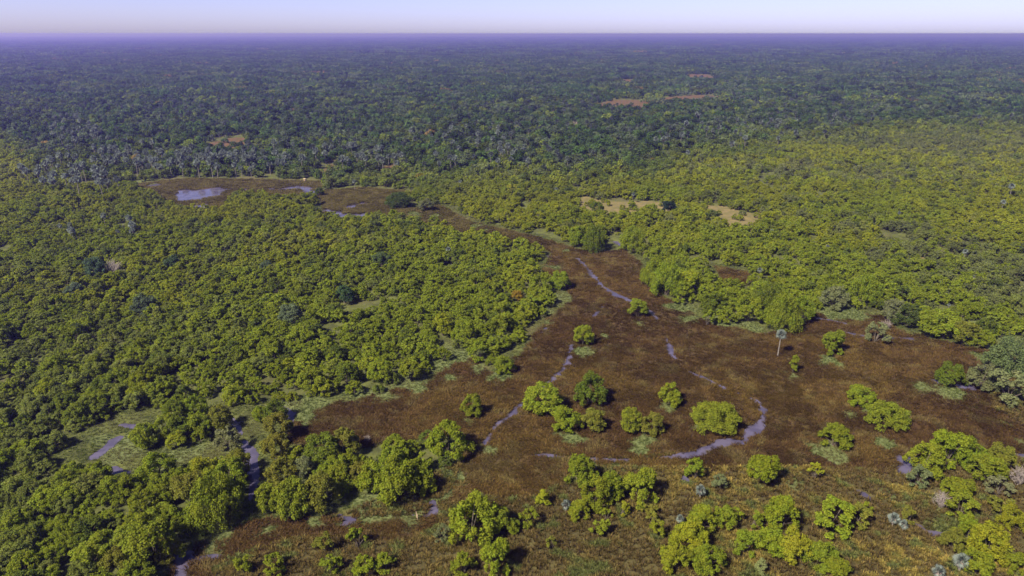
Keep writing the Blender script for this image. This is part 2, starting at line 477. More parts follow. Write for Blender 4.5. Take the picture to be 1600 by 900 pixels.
def crown_arrays(rng, w, h, nl, nleaf, lsize, low=.0, shape='round', sub=0):
    """lobed crown: leaf sprays over the outside of many boughs"""
    R = w / 2
    cen = []; rad = []
    tries = 0
    while len(cen) < nl and tries < 4000:
        tries += 1
        a = rng.uniform(0, 2 * pi); zz = rng.uniform(0.0, 1.0) ** .8
        if shape == 'cone': rr = (1 - zz * .85) * rng.uniform(.35, .75)
        elif shape == 'open': rr = np.sqrt(max(0, 1 - (zz * .9) ** 2)) * rng.uniform(.45, .9)
        else: rr = np.sqrt(max(0, 1 - (zz * .95) ** 2)) * rng.uniform(.55, .78)
        p = np.array([R * rr * cos(a), R * rr * sin(a), h * (low + .12 + (.70 - low) * zz)])
        r = R * rng.uniform(.22, .36) * (.8 if shape == 'open' else 1)
        if any(np.linalg.norm(p - q) < .55 * max(r, s) for q, s in zip(cen, rad)): continue
        cen.append(p); rad.append(r)
    cen = np.array(cen); rad = np.array(rad)
    big = cen.copy()
    if sub:
        c2 = []; r2 = []
        for q, s in zip(cen, rad):
            out = nrm(np.array([[q[0], q[1], .6 * R]]))[0]
            for _ in range(sub):
                dd = nrm((rng.normal(size=3) + out * .9)[None])[0]
                c2.append(q + dd * s * rng.uniform(.55, .95)); r2.append(s * rng.uniform(.30, .52))
        cen = np.array(c2); rad = np.array(r2)
        g = cen[:, 2] > .04 * h
        cen, rad = cen[g], rad[g]
    pr = rad ** 2 / (rad ** 2).sum()
    k = rng.choice(len(cen), int(nleaf * 1.5), p=pr)
    d = nrm(rng.normal(size=(len(k), 3)) + np.array([0, 0, .25]))
    rr = rad[k] * np.where(rng.random(len(k)) < .16, rng.uniform(1.05, 1.5, len(k)), rng.uniform(.72, 1.08, len(k)))
    # small tufts: ripple on the bough surface
    rr *= 1 + .16 * np.sin(d[:, 0] * 9 + k * 1.7) * np.sin(d[:, 1] * 8 + k) + .1 * np.sin(d[:, 2] * 11 + k * 2.3)
    C = cen[k] + d * rr[:, None] * np.array([1, 1, .9])
    # drop those buried deep in other boughs
    depth = np.full(len(C), 9.0)
    for q, s in zip(cen, rad):
        depth = np.minimum(depth, np.linalg.norm((C - q) / np.array([1, 1, .9]), axis=1) / s)
    keep = (depth > .62) & (C[:, 2] > .02 * h)
    C, d, k = C[keep][:nleaf], d[keep][:nleaf], k[keep][:nleaf]
    n = len(C)
    Nn = nrm(d * .9 + rng.normal(size=(n, 3)) * .55 + np.array([0, 0, .35]))
    U = nrm(rng.normal(size=(n, 3)) + d * .8)
    ln = lsize * rng.uniform(.7, 1.5, n); wd = ln * rng.uniform(.5, .85, n)
    V, F = leaves(C, Nn, U, ln, wd)
    lob = rng.random(len(cen))
    var = np.stack([rng.random(n), np.clip(.6 * lob[k] + .4 * rng.random(n), 0, 1), np.zeros(n)], 1)
    return V, F, np.repeat(var, 4, 0), big, rad

def trunk_arrays(rng, cen, h, r0, nstem=4):
    parts = []
    order = rng.permutation(len(cen))[:nstem * 2]
    for i, j in enumerate(order):
        tgt = cen[j]
        b = np.array([rng.uniform(-.25, .25), rng.uniform(-.25, .25), -.25])
        mid = b * .4 + tgt * .45 + np.array([0, 0, .05 * h]); mid[:2] *= .8
        r = r0 * (1 if i < nstem else .6)
        parts.append(tube([b, b * .7 + mid * .3 + rng.normal(size=3) * .08, mid, tgt], [r, r * .8, r * .55, r * .15], 5))
    return join(parts)

def make_tree_meshes(tag, rng, w, h, nl, nleaf, lsize, shape='round', low=.0):
    V, F, var, cen, rad = crown_arrays(rng, w, h, nl, nleaf, lsize, low, shape, 7)
    cr = mesh_np(tag + '_crown', V, [F], [M_LEAF], leafvar=var)
    TV, TF = trunk_arrays(rng, cen, h, .02 * h + .03)
    tk = mesh_np(tag + '_trunk', TV, [TF], [M_BARK], smooth=True)
    return cr, tk

def whole_tree(tag, rng, w, h, nl, nleaf, lsize, shape='round', n=1, spread=0, sub=0):
    """tree (or a patch of n trees) as one mesh, for the woods seen from afar"""
    Vs = []; Fs = []; vs = []; mi = []; o = 0
    pts = []
    for i in range(n):
        for _ in range(60):
            p = rng.uniform(-spread, spread, 2) if n > 1 else np.zeros(2)
            if all(np.hypot(*(p - q)) > w * .62 for q in pts): break
        pts.append(p)
        s = rng.uniform(.7, 1.2) if n > 1 else 1
        V, F, var, cen, rad = crown_arrays(rng, w * s, h * s * rng.uniform(.85, 1.15), nl, nleaf, lsize, 0, shape, sub)
        if n > 1:
            var[:, 1] = .35 * var[:, 1] + .65 * rng.random(); var[:, 0] = .4 * var[:, 0] + .6 * rng.random()
        V = V + np.array([p[0], p[1], 0])
        Vs.append(V); Fs.append(F + o); vs.append(var); mi.append(np.zeros(len(F))); o += len(V)
        if n == 1:
            TV, TF = trunk_arrays(rng, cen, h, .02 * h + .03, 2)
            Vs.append(TV); Fs.append(TF + o); vs.append(np.ones((len(TV), 3))); mi.append(np.ones(len(TF))); o += len(TV)
    return mesh_np(tag, np.concatenate(Vs), [np.concatenate(Fs)], [M_LEAF, M_BARK], np.concatenate(mi), np.concatenate(vs))

def fan_leaf(rng, base, d, plen, rad, fold):
    """palmate frond: a stalk and a folded fan of segments"""
    d = nrm(d[None])[0]
    side = nrm(np.cross(d, [0, 0, 1.0])[None])[0]; up = np.cross(side, d)
    ro = rng.uniform(-1.3, 1.3); side, up = cos(ro) * side + sin(ro) * up, cos(ro) * up - sin(ro) * side
    hub = base + d * plen
    V = [base + side * .03, base - side * .03, hub - side * .03, hub + side * .03]
    F4 = [[0, 1, 2, 3]]; F3 = []
    V.append(hub); hi = 4
    nseg = 22
    for k in range(nseg + 1):
        a = radians(-115 + 230 * k / nseg)
        r = rad * (1 if k % 2 else .42) * rng.uniform(.85, 1.15)
        V.append(hub + r * (cos(a) * d + sin(a) * side) + up * (fold * r * (.25 if k % 2 else -.1)) + np.array([0, 0, -.3 * r * r / rad]))
    for k in range(nseg): F3.append([hi, hi + 1 + k, hi + 2 + k])
    return np.array(V), np.array(F4), np.array(F3)

def palm_meshes(tag, rng, h, nfr, rad, skirt, lean):
    top = np.array([lean * h * .12, lean * h * .05, h])
    TV, TF = tube([(0, 0, -.3), (top[0] * .25, top[1] * .2, h * .35), (top[0] * .6, top[1] * .6, h * .7), top], [.30, .24, .21, .2], 8)
    tk = mesh_np(tag + '_trunk', TV, [TF], [M_PALMBARK], smooth=True)
    def fr(n, lo, hi, rad, pl):
        V = []; F4 = []; F3 = []; va = []; o = 0
        for i in range(n):
            a = 2.39996 * i + rng.uniform(-.3, .3); e = radians(lo + (hi - lo) * (i + .5) / n + rng.uniform(-8, 8))
            d = np.array([cos(a) * cos(e), sin(a) * cos(e), sin(e)])
            v, f4, f3 = fan_leaf(rng, top + d * .12, d, pl * rng.uniform(.8, 1.2), rad * rng.uniform(.8, 1.15), rng.uniform(.4, 1.2))
            V.append(v); F4.append(f4 + o); F3.append(f3 + o); o += len(v)
            va.append(np.tile([rng.random(), rng.random(), 0], (len(v), 1)))
        return np.concatenate(V), [np.concatenate(F4), np.concatenate(F3)], np.concatenate(va)
    V, F, va = fr(nfr, -50, 88, rad, rad * .85)
    cr = mesh_np(tag + '_crown', V, F, [M_LEAF], leafvar=va)
    V, F, va = fr(skirt, -82, -45, rad * .8, rad * .55)
    sk = mesh_np(tag + '_dry_fronds', V, F, [M_LEAF], leafvar=va)
    return tk, cr, sk

def merged(name, meshes, tints=None):
    """one mesh from several, for scattering"""
    Vs = []; Fs = {3: [], 4: []}; va = []; mats = []; mi = {3: [], 4: []}; o = 0
    for me in meshes:
        n = len(me.vertices); co = np.zeros(n * 3, np.float32); me.vertices.foreach_get('co', co)
        Vs.append(co.reshape(-1, 3))
        m = me.materials[0]
        if m not in mats: mats.append(m)
        for p in me.polygons:
            Fs[len(p.vertices)].append([v + o for v in p.vertices]); mi[len(p.vertices)].append(mats.index(m))
        if 'leafvar' in me.attributes:
            c = np.zeros(n * 4, np.float32); me.attributes['leafvar'].data.foreach_get('color', c); va.append(c.reshape(-1, 4)[:, :3])
        else: va.append(np.ones((n, 3)))
        o += n
    fl = [np.array(Fs[k]) for k in (3, 4) if Fs[k]]
    fm = np.concatenate([np.array(mi[k]) for k in (3, 4) if Fs[k]])
    return mesh_np(name, np.concatenate(Vs), fl, mats, fm, np.concatenate(va))

def tuft_mesh(name, rng, nb, hgt, spread, width, lay):
    """grass tussock: arching blades, laid over to +X by 'lay'"""
    V = []; F = []; va = []
    for i in range(nb):
        a = rng.uniform(0, 2 * pi); b = np.array([cos(a), sin(a), 0]) * spread * np.sqrt(rng.random()) * .6
        d = np.array([cos(a) * .5 + lay, sin(a) * .5 + rng.normal() * .25, 0]); l = hgt * rng.uniform(.6, 1.2)
        s = nrm(np.array([[-d[1], d[0], 0.01]]))[0] * width * rng.uniform(.6, 1.3) / 2
        m = b + d * l * .35 + np.array([0, 0, l * .62]); t = b + d * l * .95 + np.array([0, 0, l * (.85 - .45 * abs(lay) - rng.random() * .25)])
        o = len(V); V += [b - s, b + s, m + s * .9, m - s * .9, t]
        F += [[o, o + 1, o + 2, o + 3]]; F += [[o + 3, o + 2, o + 4, o + 4]]
        va += [[rng.random(), rng.random(), 0]] * 5
    V = np.array(V); F = np.array(F)
    f4 = F[0::2]; f3 = F[1::2][:, :3]
    return mesh_np(name, V, [f4, f3], [M_GRASS], leafvar=np.array(va))

# ------------------------------------------------------------------ scattering of what nobody could count
def scatter(name, label, cat, pts, rot, scl, idx, tint, protos, kind='stuff'):
    n = len(pts)
    me = bpy.data.meshes.new(name)
    me.vertices.add(n); me.vertices.foreach_set('co', np.ascontiguousarray(pts, np.float32).ravel())
    def put(nm, ty, arr, key):
        a = me.attributes.new(nm, ty, 'POINT'); a.data.foreach_set(key, np.ascontiguousarray(arr).ravel())
    put('rot', 'FLOAT_VECTOR', rot.astype(np.float32), 'vector')
    put('scl', 'FLOAT_VECTOR', scl.astype(np.float32), 'vector')
    put('idx', 'INT', idx.astype(np.int32), 'value')
    t4 = np.ones((n, 4), np.float32); t4[:, :3] = tint
    put('tint', 'FLOAT_COLOR', t4, 'color')
    ob = bpy.data.objects.new(name, me); COL.objects.link(ob)
    ob['label'] = label; ob['category'] = cat; ob['kind'] = kind
    pc = bpy.data.collections.new(name + '_kinds')
    for i, p in enumerate(protos):
        pc.objects.link(bpy.data.objects.new('%s_kind_%02d' % (name, i), p))
    ng = bpy.data.node_groups.new(name + '_scatter', 'GeometryNodeTree')
    ng.interface.new_socket('Geometry', in_out='INPUT', socket_type='NodeSocketGeometry')
    ng.interface.new_socket('Geometry', in_out='OUTPUT', socket_type='NodeSocketGeometry')
    N, L = ng.nodes, ng.links
    gi = N.new('NodeGroupInput'); go = N.new('NodeGroupOutput')
    ci = N.new('GeometryNodeCollectionInfo'); ci.inputs['Collection'].default_value = pc
    ci.inputs['Separate Children'].default_value = True; ci.inputs['Reset Children'].default_value = True
    iop = N.new('GeometryNodeInstanceOnPoints'); iop.inputs['Pick Instance'].default_value = True
    def na(nm, ty):
        x = N.new('GeometryNodeInputNamedAttribute'); x.data_type = ty; x.inputs['Name'].default_value = nm
        return x.outputs['Attribute']
    L.new(gi.outputs[0], iop.inputs['Points']); L.new(ci.outputs[0], iop.inputs['Instance'])
    L.new(na('idx', 'INT'), iop.inputs['Instance Index'])
    e2r = N.new('FunctionNodeEulerToRotation')
    L.new(na('rot', 'FLOAT_VECTOR'), e2r.inputs[0]); L.new(e2r.outputs[0], iop.inputs['Rotation'])
    L.new(na('scl', 'FLOAT_VECTOR'), iop.inputs['Scale'])
    L.new(iop.outputs[0], go.inputs[0])
    md = ob.modifiers.new('scatter', 'NODES'); md.node_group = ng
    return ob

def zrot(n, rng):
    r = np.zeros((n, 3)); r[:, 2] = rng.uniform(0, 2 * pi, n); return r

# ------------------------------------------------------------------ ground and water
def axis(lo, hi, step, growl, growh, far):
    mid = list(np.arange(lo, hi + step / 2, step))
    up = []; s = step; v = mid[-1]
    while v < far: s *= growh; v += s; up.append(v)
    dn = []; s = step; v = mid[0]
    while v > -far: s *= growl; v -= s; dn.append(v)
    return np.array(dn[::-1] + mid + up)

def build_ground():
    xs = axis(-175, 175, 1.0, 1.045, 1.045, 110000)
    ys = axis(98, 330, .85, 1.25, 1.032, 110000)
    X, Y = np.meshgrid(xs, ys)
    x = X.ravel(); y = Y.ravel()
    z, sd, wd = height(x, y, True)
    V = np.stack([x, y, z], 1)
    nx, ny = len(xs), len(ys)
    i = np.arange((ny - 1) * nx).reshape(ny - 1, nx)[:, :-1].ravel()
    F = np.stack([i, i + 1, i + 1 + nx, i + nx], 1)
    me = mesh_np('ground', V, [F], [M_GROUND], smooth=True)
    def put(nm, arr):
        a = me.attributes.new(nm, 'FLOAT', 'POINT'); a.data.foreach_set('value', arr.astype(np.float32))
    put('marsh', np.clip(sd, -30, 30))
    m = near_mask(x, y)
    p = np.full(len(x), 30.0); p[m] = np.clip(patch_sd(x[m], y[m]), -9, 30); put('patch', p)
    def multi(polys, mm, rag=0):
        d = np.full(len(x), 60.0)
        for q in polys: d[mm] = np.minimum(d[mm], poly_sd(x[mm], y[mm], q))
        if rag: d[mm] += rag * (fbm(x[mm], y[mm], rag * 1.3, 88) - .5)
        return np.clip(d, -60, 60)
    put('sand', multi(SAND, m, 14))
    put('orange', multi(ORANGE, (np.abs(x) < 1500) & (y > 100) & (y < 4000), 30))
    put('dry', multi([OPEN[2], OPEN[3]], m))
    ob = bpy.data.objects.new('ground', me); COL.objects.link(ob); ob['kind'] = 'structure'
    ob['label'] = 'flat ground of brown marsh, pale grass and woodland floor'
    return ob

build_ground()
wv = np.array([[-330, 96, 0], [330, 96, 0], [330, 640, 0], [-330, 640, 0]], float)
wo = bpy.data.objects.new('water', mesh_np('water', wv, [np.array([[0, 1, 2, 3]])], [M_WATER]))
COL.objects.link(wo); wo['kind'] = 'structure'; wo['label'] = 'lilac sky-tinted water of the marsh channels and pools'

# ------------------------------------------------------------------ plants: kinds
GREEN, YEL, DARK, GREY = (.112, .137, .013), (.138, .150, .012), (.048, .066, .016), (.10, .112, .050)
BRIGHT, OLIVE, DEEP, PALE = (.118, .138, .012), (.110, .112, .018), (.074, .096, .012), (.14, .15, .06)
LEAF = 1.42
PALM, PALMDRY = (.19, .225, .20), (.28, .22, .20)

def kinds(base, n, seed, args):
    return [make_tree_meshes('%s_%d' % (base, i), np.random.default_rng(seed + i), *args) for i in range(n)]
K = {
    'round': kinds('round_tree', 6, 100, (8, 7.2, 22, 8500, .30)),
    'wide': kinds('wide_tree', 3, 200, (12, 7.0, 34, 14000, .31)),
    'cone': kinds('cone_tree', 2, 300, (5, 7.2, 13, 3200, .28, 'cone')),
    'open': kinds('open_tree', 3, 400, (6, 5.6, 18, 4200, .28, 'open')),
    'bush': kinds('bush', 2, 500, (3.2, 3.2, 9, 1700, .23, 'open')),
}
KDIM = {'round': (8, 7.2), 'wide': (12, 7.0), 'cone': (5, 7.2), 'open': (6, 5.6), 'bush': (3.2, 3.2)}

def twig_mesh(name, rng, w, h):
    parts = []
    for i in range(46):
        a = rng.uniform(0, 2 * pi); r = w / 2 * np.sqrt(rng.random()) * .9; hh = h * rng.uniform(.55, 1) * (1 - .4 * (2 * r / w) ** 2)
        b = np.array([rng.normal() * .12, rng.normal() * .12, -.1]); t = np.array([r * cos(a), r * sin(a), hh])
        m = b * .5 + t * .5 + rng.normal(size=3) * .25
        parts.append(tube([b, m, t], [.05, .035, .012], 3))
        for k in range(4):
            q = m + (t - m) * rng.random(); e = q + rng.normal(size=3) * w * .1 + np.array([0, 0, .3])
            parts.append(tube([q, e], [.03, .01], 3))
    V, F = join(parts)
    return mesh_np(name, V, [F], [M_TWIG])
TWIGS = [twig_mesh('bare_twigs_%d' % i, np.random.default_rng(600 + i), 4, 3.4) for i in range(2)]

def link(ob, parent=None):
    COL.objects.link(ob)
    if parent: ob.parent = parent
    return ob

def gz(x, y):
    return float(height(x, y)[0])

PLACED = []          # (x, y, radius) of everything put in by hand

def place_tree(x, y, w, h, kind, tint, label, group=None, name='tree', cat='tree', var=None):
    v = (var if var is not None else random.randrange(99)) % len(K[kind])
    cr, tk = K[kind][v]
    root = link(bpy.data.objects.new(name, None))
    root.location = (x, y, gz(x, y)); root.rotation_euler = (0, 0, random.uniform(0, 2 * pi))
    root.empty_display_size = .5
    root['label'] = label; root['category'] = cat
    if group: root['group'] = group
    s = (w / KDIM[kind][0], w / KDIM[kind][0] * random.uniform(.92, 1.08), h / KDIM[kind][1])
    c = link(bpy.data.objects.new('crown', cr), root); c.scale = s; c['tint'] = [float(t) * LEAF for t in tint]
    t = link(bpy.data.objects.new('trunk', tk), root); t.scale = s
    return root

def jit(t, k=.10):
    f = 1 + random.uniform(-k, k)
    return tuple(max(0, v * f * (1 + random.uniform(-k, k) * .5)) for v in t)

# hand-placed trees: photograph x, foot y, crown width px, height/width, kind, tint, label
TREES = [
 # islands in the brown marsh
 (998, 500, 35, .85, 'round', GREEN, 'small round green tree beside the lilac channel in the upper marsh'),
 (912, 543, 36, .95, 'round', GREEN, 'lone round tree at the head of the diagonal stream in the brown marsh'),
 (790, 588, 36, .85, 'round', GREEN, 'small tree on a bright grass islet near the left marsh edge'),
 (749, 571, 34, .8, 'open', GREEN, 'loose shrubby tree between the left wood and the bright grass islet'),
 (735, 656, 38, 1.0, 'round', GREEN, 'solitary ball-shaped tree in the left arm of the brown marsh'),
 (850, 655, 66, .72, 'round', GREEN, 'broad green tree at the left end of the marsh tree cluster'),
 (923, 642, 56, .95, 'round', DEEP, 'tallest dark green tree at the back of the marsh tree cluster'),
 (889, 680, 52, .8, 'round', BRIGHT, 'brightest yellow-green tree at the front of the marsh tree cluster'),
 (929, 680, 44, .9, 'round', OLIVE, 'olive tree at the right front of the marsh tree cluster'),
 (985, 682, 42, .95, 'round', GREEN, 'left one of the twin trees in the middle of the brown marsh'),
 (1019, 684, 38, 1.0, 'round', OLIVE, 'right one of the twin trees in the middle of the brown marsh'),
 (1050, 638, 40, .95, 'round', BRIGHT, 'bright round tree standing alone above the twin marsh trees'),
 (1125, 684, 82, .44, 'wide', GREEN, 'wide domed tree beside the curved lilac creek'),
 (1242, 586, 24, 1.4, 'cone', BRIGHT, 'small pointed conical tree below the lone palm'),
 (1308, 559, 42, .95, 'round', GREEN, 'dense round tree to the right of the lone palm'),
 (1374, 541, 34, .85, 'open', GREY, 'greyish thin shrub tree in front of the long right hedge'),
 (1355, 642, 48, .75, 'round', BRIGHT, 'upper bright tree of the staggered three in the right marsh'),
 (1397, 678, 70, .5, 'wide', GREEN, 'widest tree of the staggered three in the right marsh'),
 (1310, 707, 52, .72, 'round', GREEN, 'lowest leftmost tree of the staggered three in the right marsh'),
 (1493, 608, 44, .85, 'round', DEEP, 'dark green tree standing between two small pools at right'),
 (1543, 617, 54, .8, 'round', GREY, 'pale green tree right of the two small pools'),
 (1588, 596, 72, .75, 'round', (.08, .105, .04), 'large dark greyish tree at the right edge above the pale ones'),
 (1590, 645, 62, .8, 'open', GREY, 'grey-green loose tree at the right edge below the dark one'),
 # hedge on the right bank
 (1402, 505, 44, .75, 'round', GREY, 'leftmost greyish tree of the long hedge on the right bank'),
 (1428, 518, 48, .78, 'round', DARK, 'dark second tree of the long hedge on the right bank'),
 (1456, 530, 50, .78, 'round', GREEN, 'third tree of the long hedge on the right bank'),
 (1486, 538, 54, .75, 'round', GREEN, 'broad fourth tree of the long hedge on the right bank'),
 (1515, 545, 50, .75, 'round', OLIVE, 'fifth tree of the long hedge on the right bank'),
 (1540, 548, 38, .75, 'round', GREEN, 'last small tree at the right end of the right bank hedge'),
 # upper bank of the marsh
 (1045, 470, 56, .85, 'round', GREEN, 'big green tree on the bank where the channel bends'),
 (1025, 452, 46, .85, 'round', GREEN, 'tree on the upper right bank behind the channel bend'),
 (1082, 466, 46, .85, 'round', YEL, 'yellowish tree on the bank right of the channel bend'),
 (1070, 478, 34, .85, 'open', GREEN, 'small shrub at the foot of the channel bend trees'),
 (1118, 496, 46, .75, 'round', DEEP, 'dark bushy tree on the grass tongue of the upper bank'),
 (1108, 512, 24, .95, 'bush', GREEN, 'little bush at the tip of the upper bank grass tongue'),
 (1175, 510, 50, .85, 'round', GREEN, 'left tree of the clump behind the lone palm'),
 (1228, 523, 58, .9, 'round', GREEN, 'front tree of the clump behind the lone palm'),
 (1205, 500, 54, .85, 'round', DEEP, 'deep green tree at the back of the clump behind the lone palm'),
 (1258, 508, 44, .9, 'round', GREEN, 'right tree of the clump behind the lone palm'),
 (1310, 488, 48, .8, 'round', GREY, 'grey-green tree above the dark pool on the far bank'),
 (1358, 482, 54, .8, 'round', GREEN, 'full green tree right of the dark pool on the far bank'),
 (930, 396, 40, .95, 'round', DEEP, 'deep green tree at the point left of the upper pool'),
 (905, 388, 36, .9, 'round', GREEN, 'green tree left of the point by the upper pool'),
 (990, 398, 42, .9, 'round', GREEN, 'green tree to the right of the upper pool'),
 (1046, 340, 27, .85, 'round', (.016, .028, .018), 'very dark round tree in the tan clearing'),
 (620, 328, 44, .5, 'wide', DARK, 'dark wide tree by the narrow brown corridor upstream'),
 (665, 332, 28, .7, 'round', GREY, 'dull green tree right of the dark one in the brown corridor'),
 (498, 308, 16, .9, 'round', DARK, 'small dark tree between the far pond and the far meadow'),
 (876, 456, 34, .85, 'round', GREEN, 'outermost tree of the left wood jutting into the marsh'),
 (842, 464, 38, .85, 'round', GREEN, 'round tree beside the jutting tip of the left wood'),
 (786, 532, 40, .95, 'round', GREEN, 'full round tree at the left marsh edge above the islets'),
 (832, 488, 24, .9, 'bush', GREEN, 'bush on the pale grass of the left marsh edge'),
 (848, 499, 16, .8, 'bush', BRIGHT, 'tiny low bush on pale grass at the left marsh edge'),
 (808, 475, 22, .9, 'round', (.16, .115, .015), 'orange-tinged tree at the tip of the left wood'),
 (725, 542, 42, .85, 'round', GREEN, 'tree at the edge of the left wood beside the pale grass bay'),
 (690, 532, 40, .9, 'round', YEL, 'yellowish tree at the edge of the left wood'),
 (640, 603, 40, .9, 'round', GREEN, 'rounded tree at the front corner of the left wood'),
 (592, 603, 42, .85, 'round', GREEN, 'tree left of the front corner of the left wood'),
 (540, 610, 44, .85, 'round', DEEP, 'deep green tree on the straight front edge of the left wood'),
 (485, 617, 46, .85, 'round', GREEN, 'left end tree of the straight wood edge above the marsh arm'),
 # larger dull trees standing over the left wood
 (142, 438, 38, .85, 'round', (.055, .085, .045), 'large blue-green tree standing over the upper left wood'),
 (110, 470, 32, .8, 'round', (.075, .10, .055), 'grey-green tree below the large blue-green one in the left wood'),
 (218, 502, 46, .8, 'round', (.065, .09, .05), 'broad grey-green tree in the middle of the left wood'),
 (268, 428, 30, .85, 'round', (.05, .075, .035), 'dark tree right of the pale bare shrub in the left wood'),
 (536, 480, 34, .85, 'round', (.042, .07, .028), 'dark domed tree left of centre in the left wood'),
 (415, 432, 26, .8, 'round', (.06, .085, .045), 'dull tree on the upper middle of the left wood'),
 (595, 422, 34, .7, 'round', (.055, .08, .03), 'dark wide tree near the pale palm in the left wood'),
 (450, 510, 40, .75, 'round', (.085, .11, .06), 'pale grey-green tree in the right half of the left wood'),
 (1070, 345, 24, .9, 'round', GREEN, 'green bush right of the very dark clearing tree'),
 (932, 336, 26, .7, 'round', DEEP, 'green bush pair on the left of the tan clearing'),
 # right foreground clump
 (1452, 752, 62, .85, 'round', BRIGHT, 'left tree of the big bright clump at the right foreground'),
 (1492, 742, 70, .85, 'round', BRIGHT, 'tall middle tree of the big bright clump at the right foreground'),
 (1530, 745, 60, .85, 'round', GREEN, 'back middle tree of the big bright clump at the right foreground'),
 (1552, 768, 56, .85, 'round', GREEN, 'front right tree of the big bright clump at the right foreground'),
 (1572, 742, 48, .85, 'round', OLIVE, 'rightmost tree of the big bright clump at the right foreground'),
 (1440, 770, 36, .8, 'open', GREY, 'thin grey-green shrub at the left foot of the big bright clump'),
 (1505, 796, 52, .8, 'round', BRIGHT, 'bright tree just in front of the big right foreground clump'),
 (1510, 822, 46, .75, 'open', GREEN, 'loose green shrub two steps in front of the big right clump'),
 (1592, 838, 46, .9, 'round', YEL, 'vivid yellow-green tree cut by the right edge near the bottom'),
 (1566, 785, 34, .8, 'open', GREY, 'pale feathery shrub at the right edge of the foreground'),
 (1575, 818, 40, .7, 'open', OLIVE, 'olive shrub left of the vivid tree at the right edge'),
 (1522, 862, 52, .85, 'round', BRIGHT, 'upper tree of the bottom right corner clump'),
 (1556, 890, 70, .85, 'round', YEL, 'large orange-touched tree of the bottom right corner clump'),
 (1497, 872, 44, .8, 'round', OLIVE, 'left olive tree of the bottom right corner clump'),
 (1535, 915, 52, .85, 'round', BRIGHT, 'front tree of the bottom right corner clump'),
 (1592, 905, 40, .85, 'round', GREEN, 'tree in the very bottom right corner'),
 # foreground middle
 (1198, 772, 58, .95, 'round', BRIGHT, 'rounded bright tree at the lower marsh edge right of centre'),
 (1275, 756, 24, 1.0, 'bush', YEL, 'small yellow bush at the lower marsh edge by the muddy track'),
 (1088, 760, 34, 1.0, 'open', GREEN, 'slender green shrub directly above the grey foreground palm'),
 (1127, 775, 27, .9, 'open', GREY, 'small pale shrub right of the grey foreground palm'),
 (905, 770, 54, .95, 'round', GREEN, 'back left tree of the central foreground clump'),
 (930, 805, 56, 1.0, 'round', BRIGHT, 'tall middle tree of the central foreground clump'),
 (955, 792, 48, .95, 'round', GREEN, 'middle right tree of the central foreground clump'),
 (906, 822, 38, .85, 'round', BRIGHT, 'low front left tree of the central foreground clump'),
 (1006, 798, 64, .85, 'round', GREEN, 'large right-hand tree of the central foreground clump'),
 (972, 816, 24, .95, 'bush', YEL, 'small yellowish bush in the gap of the central foreground clump'),
 (949, 822, 20, .95, 'bush', BRIGHT, 'little bush at the front foot of the central foreground clump'),
 (935, 846, 32, .9, 'bush', GREEN, 'separate bush below the central foreground clump'),
 (1014, 812, 24, .8, 'bush', OLIVE, 'low olive bush under the large tree of the central clump'),
 (850, 800, 34, .95, 'cone', YEL, 'yellow-green pointed shrub left of the central foreground clump'),
 (826, 832, 30, .9, 'open', GREEN, 'small tree between the two central foreground clumps'),
 (802, 840, 26, 1.0, 'round', GREEN, 'slim tree at the right end of the left foreground clump'),
 (736, 864, 88, .85, 'round', BRIGHT, 'largest tree of the left foreground clump at bottom centre'),
 (778, 842, 48, .95, 'round', GREEN, 'right-hand tree of the left foreground clump at bottom centre'),
 (776, 912, 62, .95, 'round', BRIGHT, 'tree on the bottom edge under the left foreground clump'),
 (724, 912, 38, .8, 'open', GREEN, 'shrub on the bottom edge left of the clump at bottom centre'),
 (690, 852, 26, .8, 'open', GREY, 'dull shrub at the left foot of the bottom centre clump'),
 (558, 868, 30, 1.1, 'bush', GREEN, 'solitary little tree on brown grass left of bottom centre'),
 (505, 872, 30, 1.0, 'open', OLIVE, 'ragged olive shrub near the bottom left of centre'),
 (516, 908, 34, .8, 'open', BRIGHT, 'ragged bright shrub on the bottom edge left of centre'),
 (424, 910, 36, .8, 'open', GREEN, 'shrub on the bottom edge below the brown strip'),
 (378, 905, 30, .9, 'open', BRIGHT, 'bright shrub on the bottom edge beside the corner pool'),
 (568, 912, 40, .7, 'open', BRIGHT, 'low shrub on the bottom edge under the solitary little tree'),
 (600, 905, 34, .7, 'open', GREEN, 'low green shrub on the bottom edge right of the little tree'),
 (861, 868, 18, 1.2, 'bush', OLIVE, 'tiny thin sapling on tawny grass at bottom centre'),
 (1030, 848, 26, 1.0, 'open', BRIGHT, 'thin bright shrub right of the tawny grass at bottom centre'),
 (1020, 830, 22, 1.0, 'bush', OLIVE, 'thin olive bush above the tawny grass right of centre'),
 # front clump right of centre
 (1100, 842, 50, .85, 'round', BRIGHT, 'upper left tree of the front clump right of centre'),
 (1134, 836, 44, .85, 'round', GREEN, 'upper right tree of the front clump right of centre'),
 (1085, 872, 60, .9, 'round', YEL, 'central tree of the front clump right of centre'),
 (1055, 905, 56, .9, 'round', BRIGHT, 'left bottom tree of the front clump right of centre'),
 (1110, 908, 56, .8, 'round', GREEN, 'bottom middle tree of the front clump right of centre'),
 (1155, 822, 22, 1.0, 'bush', BRIGHT, 'small bush at the right end of the front clump'),
 (1178, 836, 28, 1.0, 'bush', GREEN, 'upright bush between the front clump and the taller tree'),
 (1226, 842, 58, .98, 'round', BRIGHT, 'tall rounded tree at the top of the bottom right-centre thicket'),
 (1172, 878, 48, .85, 'round', GREEN, 'left tree of the bottom right-centre thicket'),
 (1208, 880, 54, .85, 'round', BRIGHT, 'middle tree of the bottom right-centre thicket'),
 (1246, 892, 62, .85, 'round', YEL, 'yellow-tipped tree of the bottom right-centre thicket'),
 (1290, 900, 58, .85, 'round', GREEN, 'right tree of the bottom right-centre thicket'),
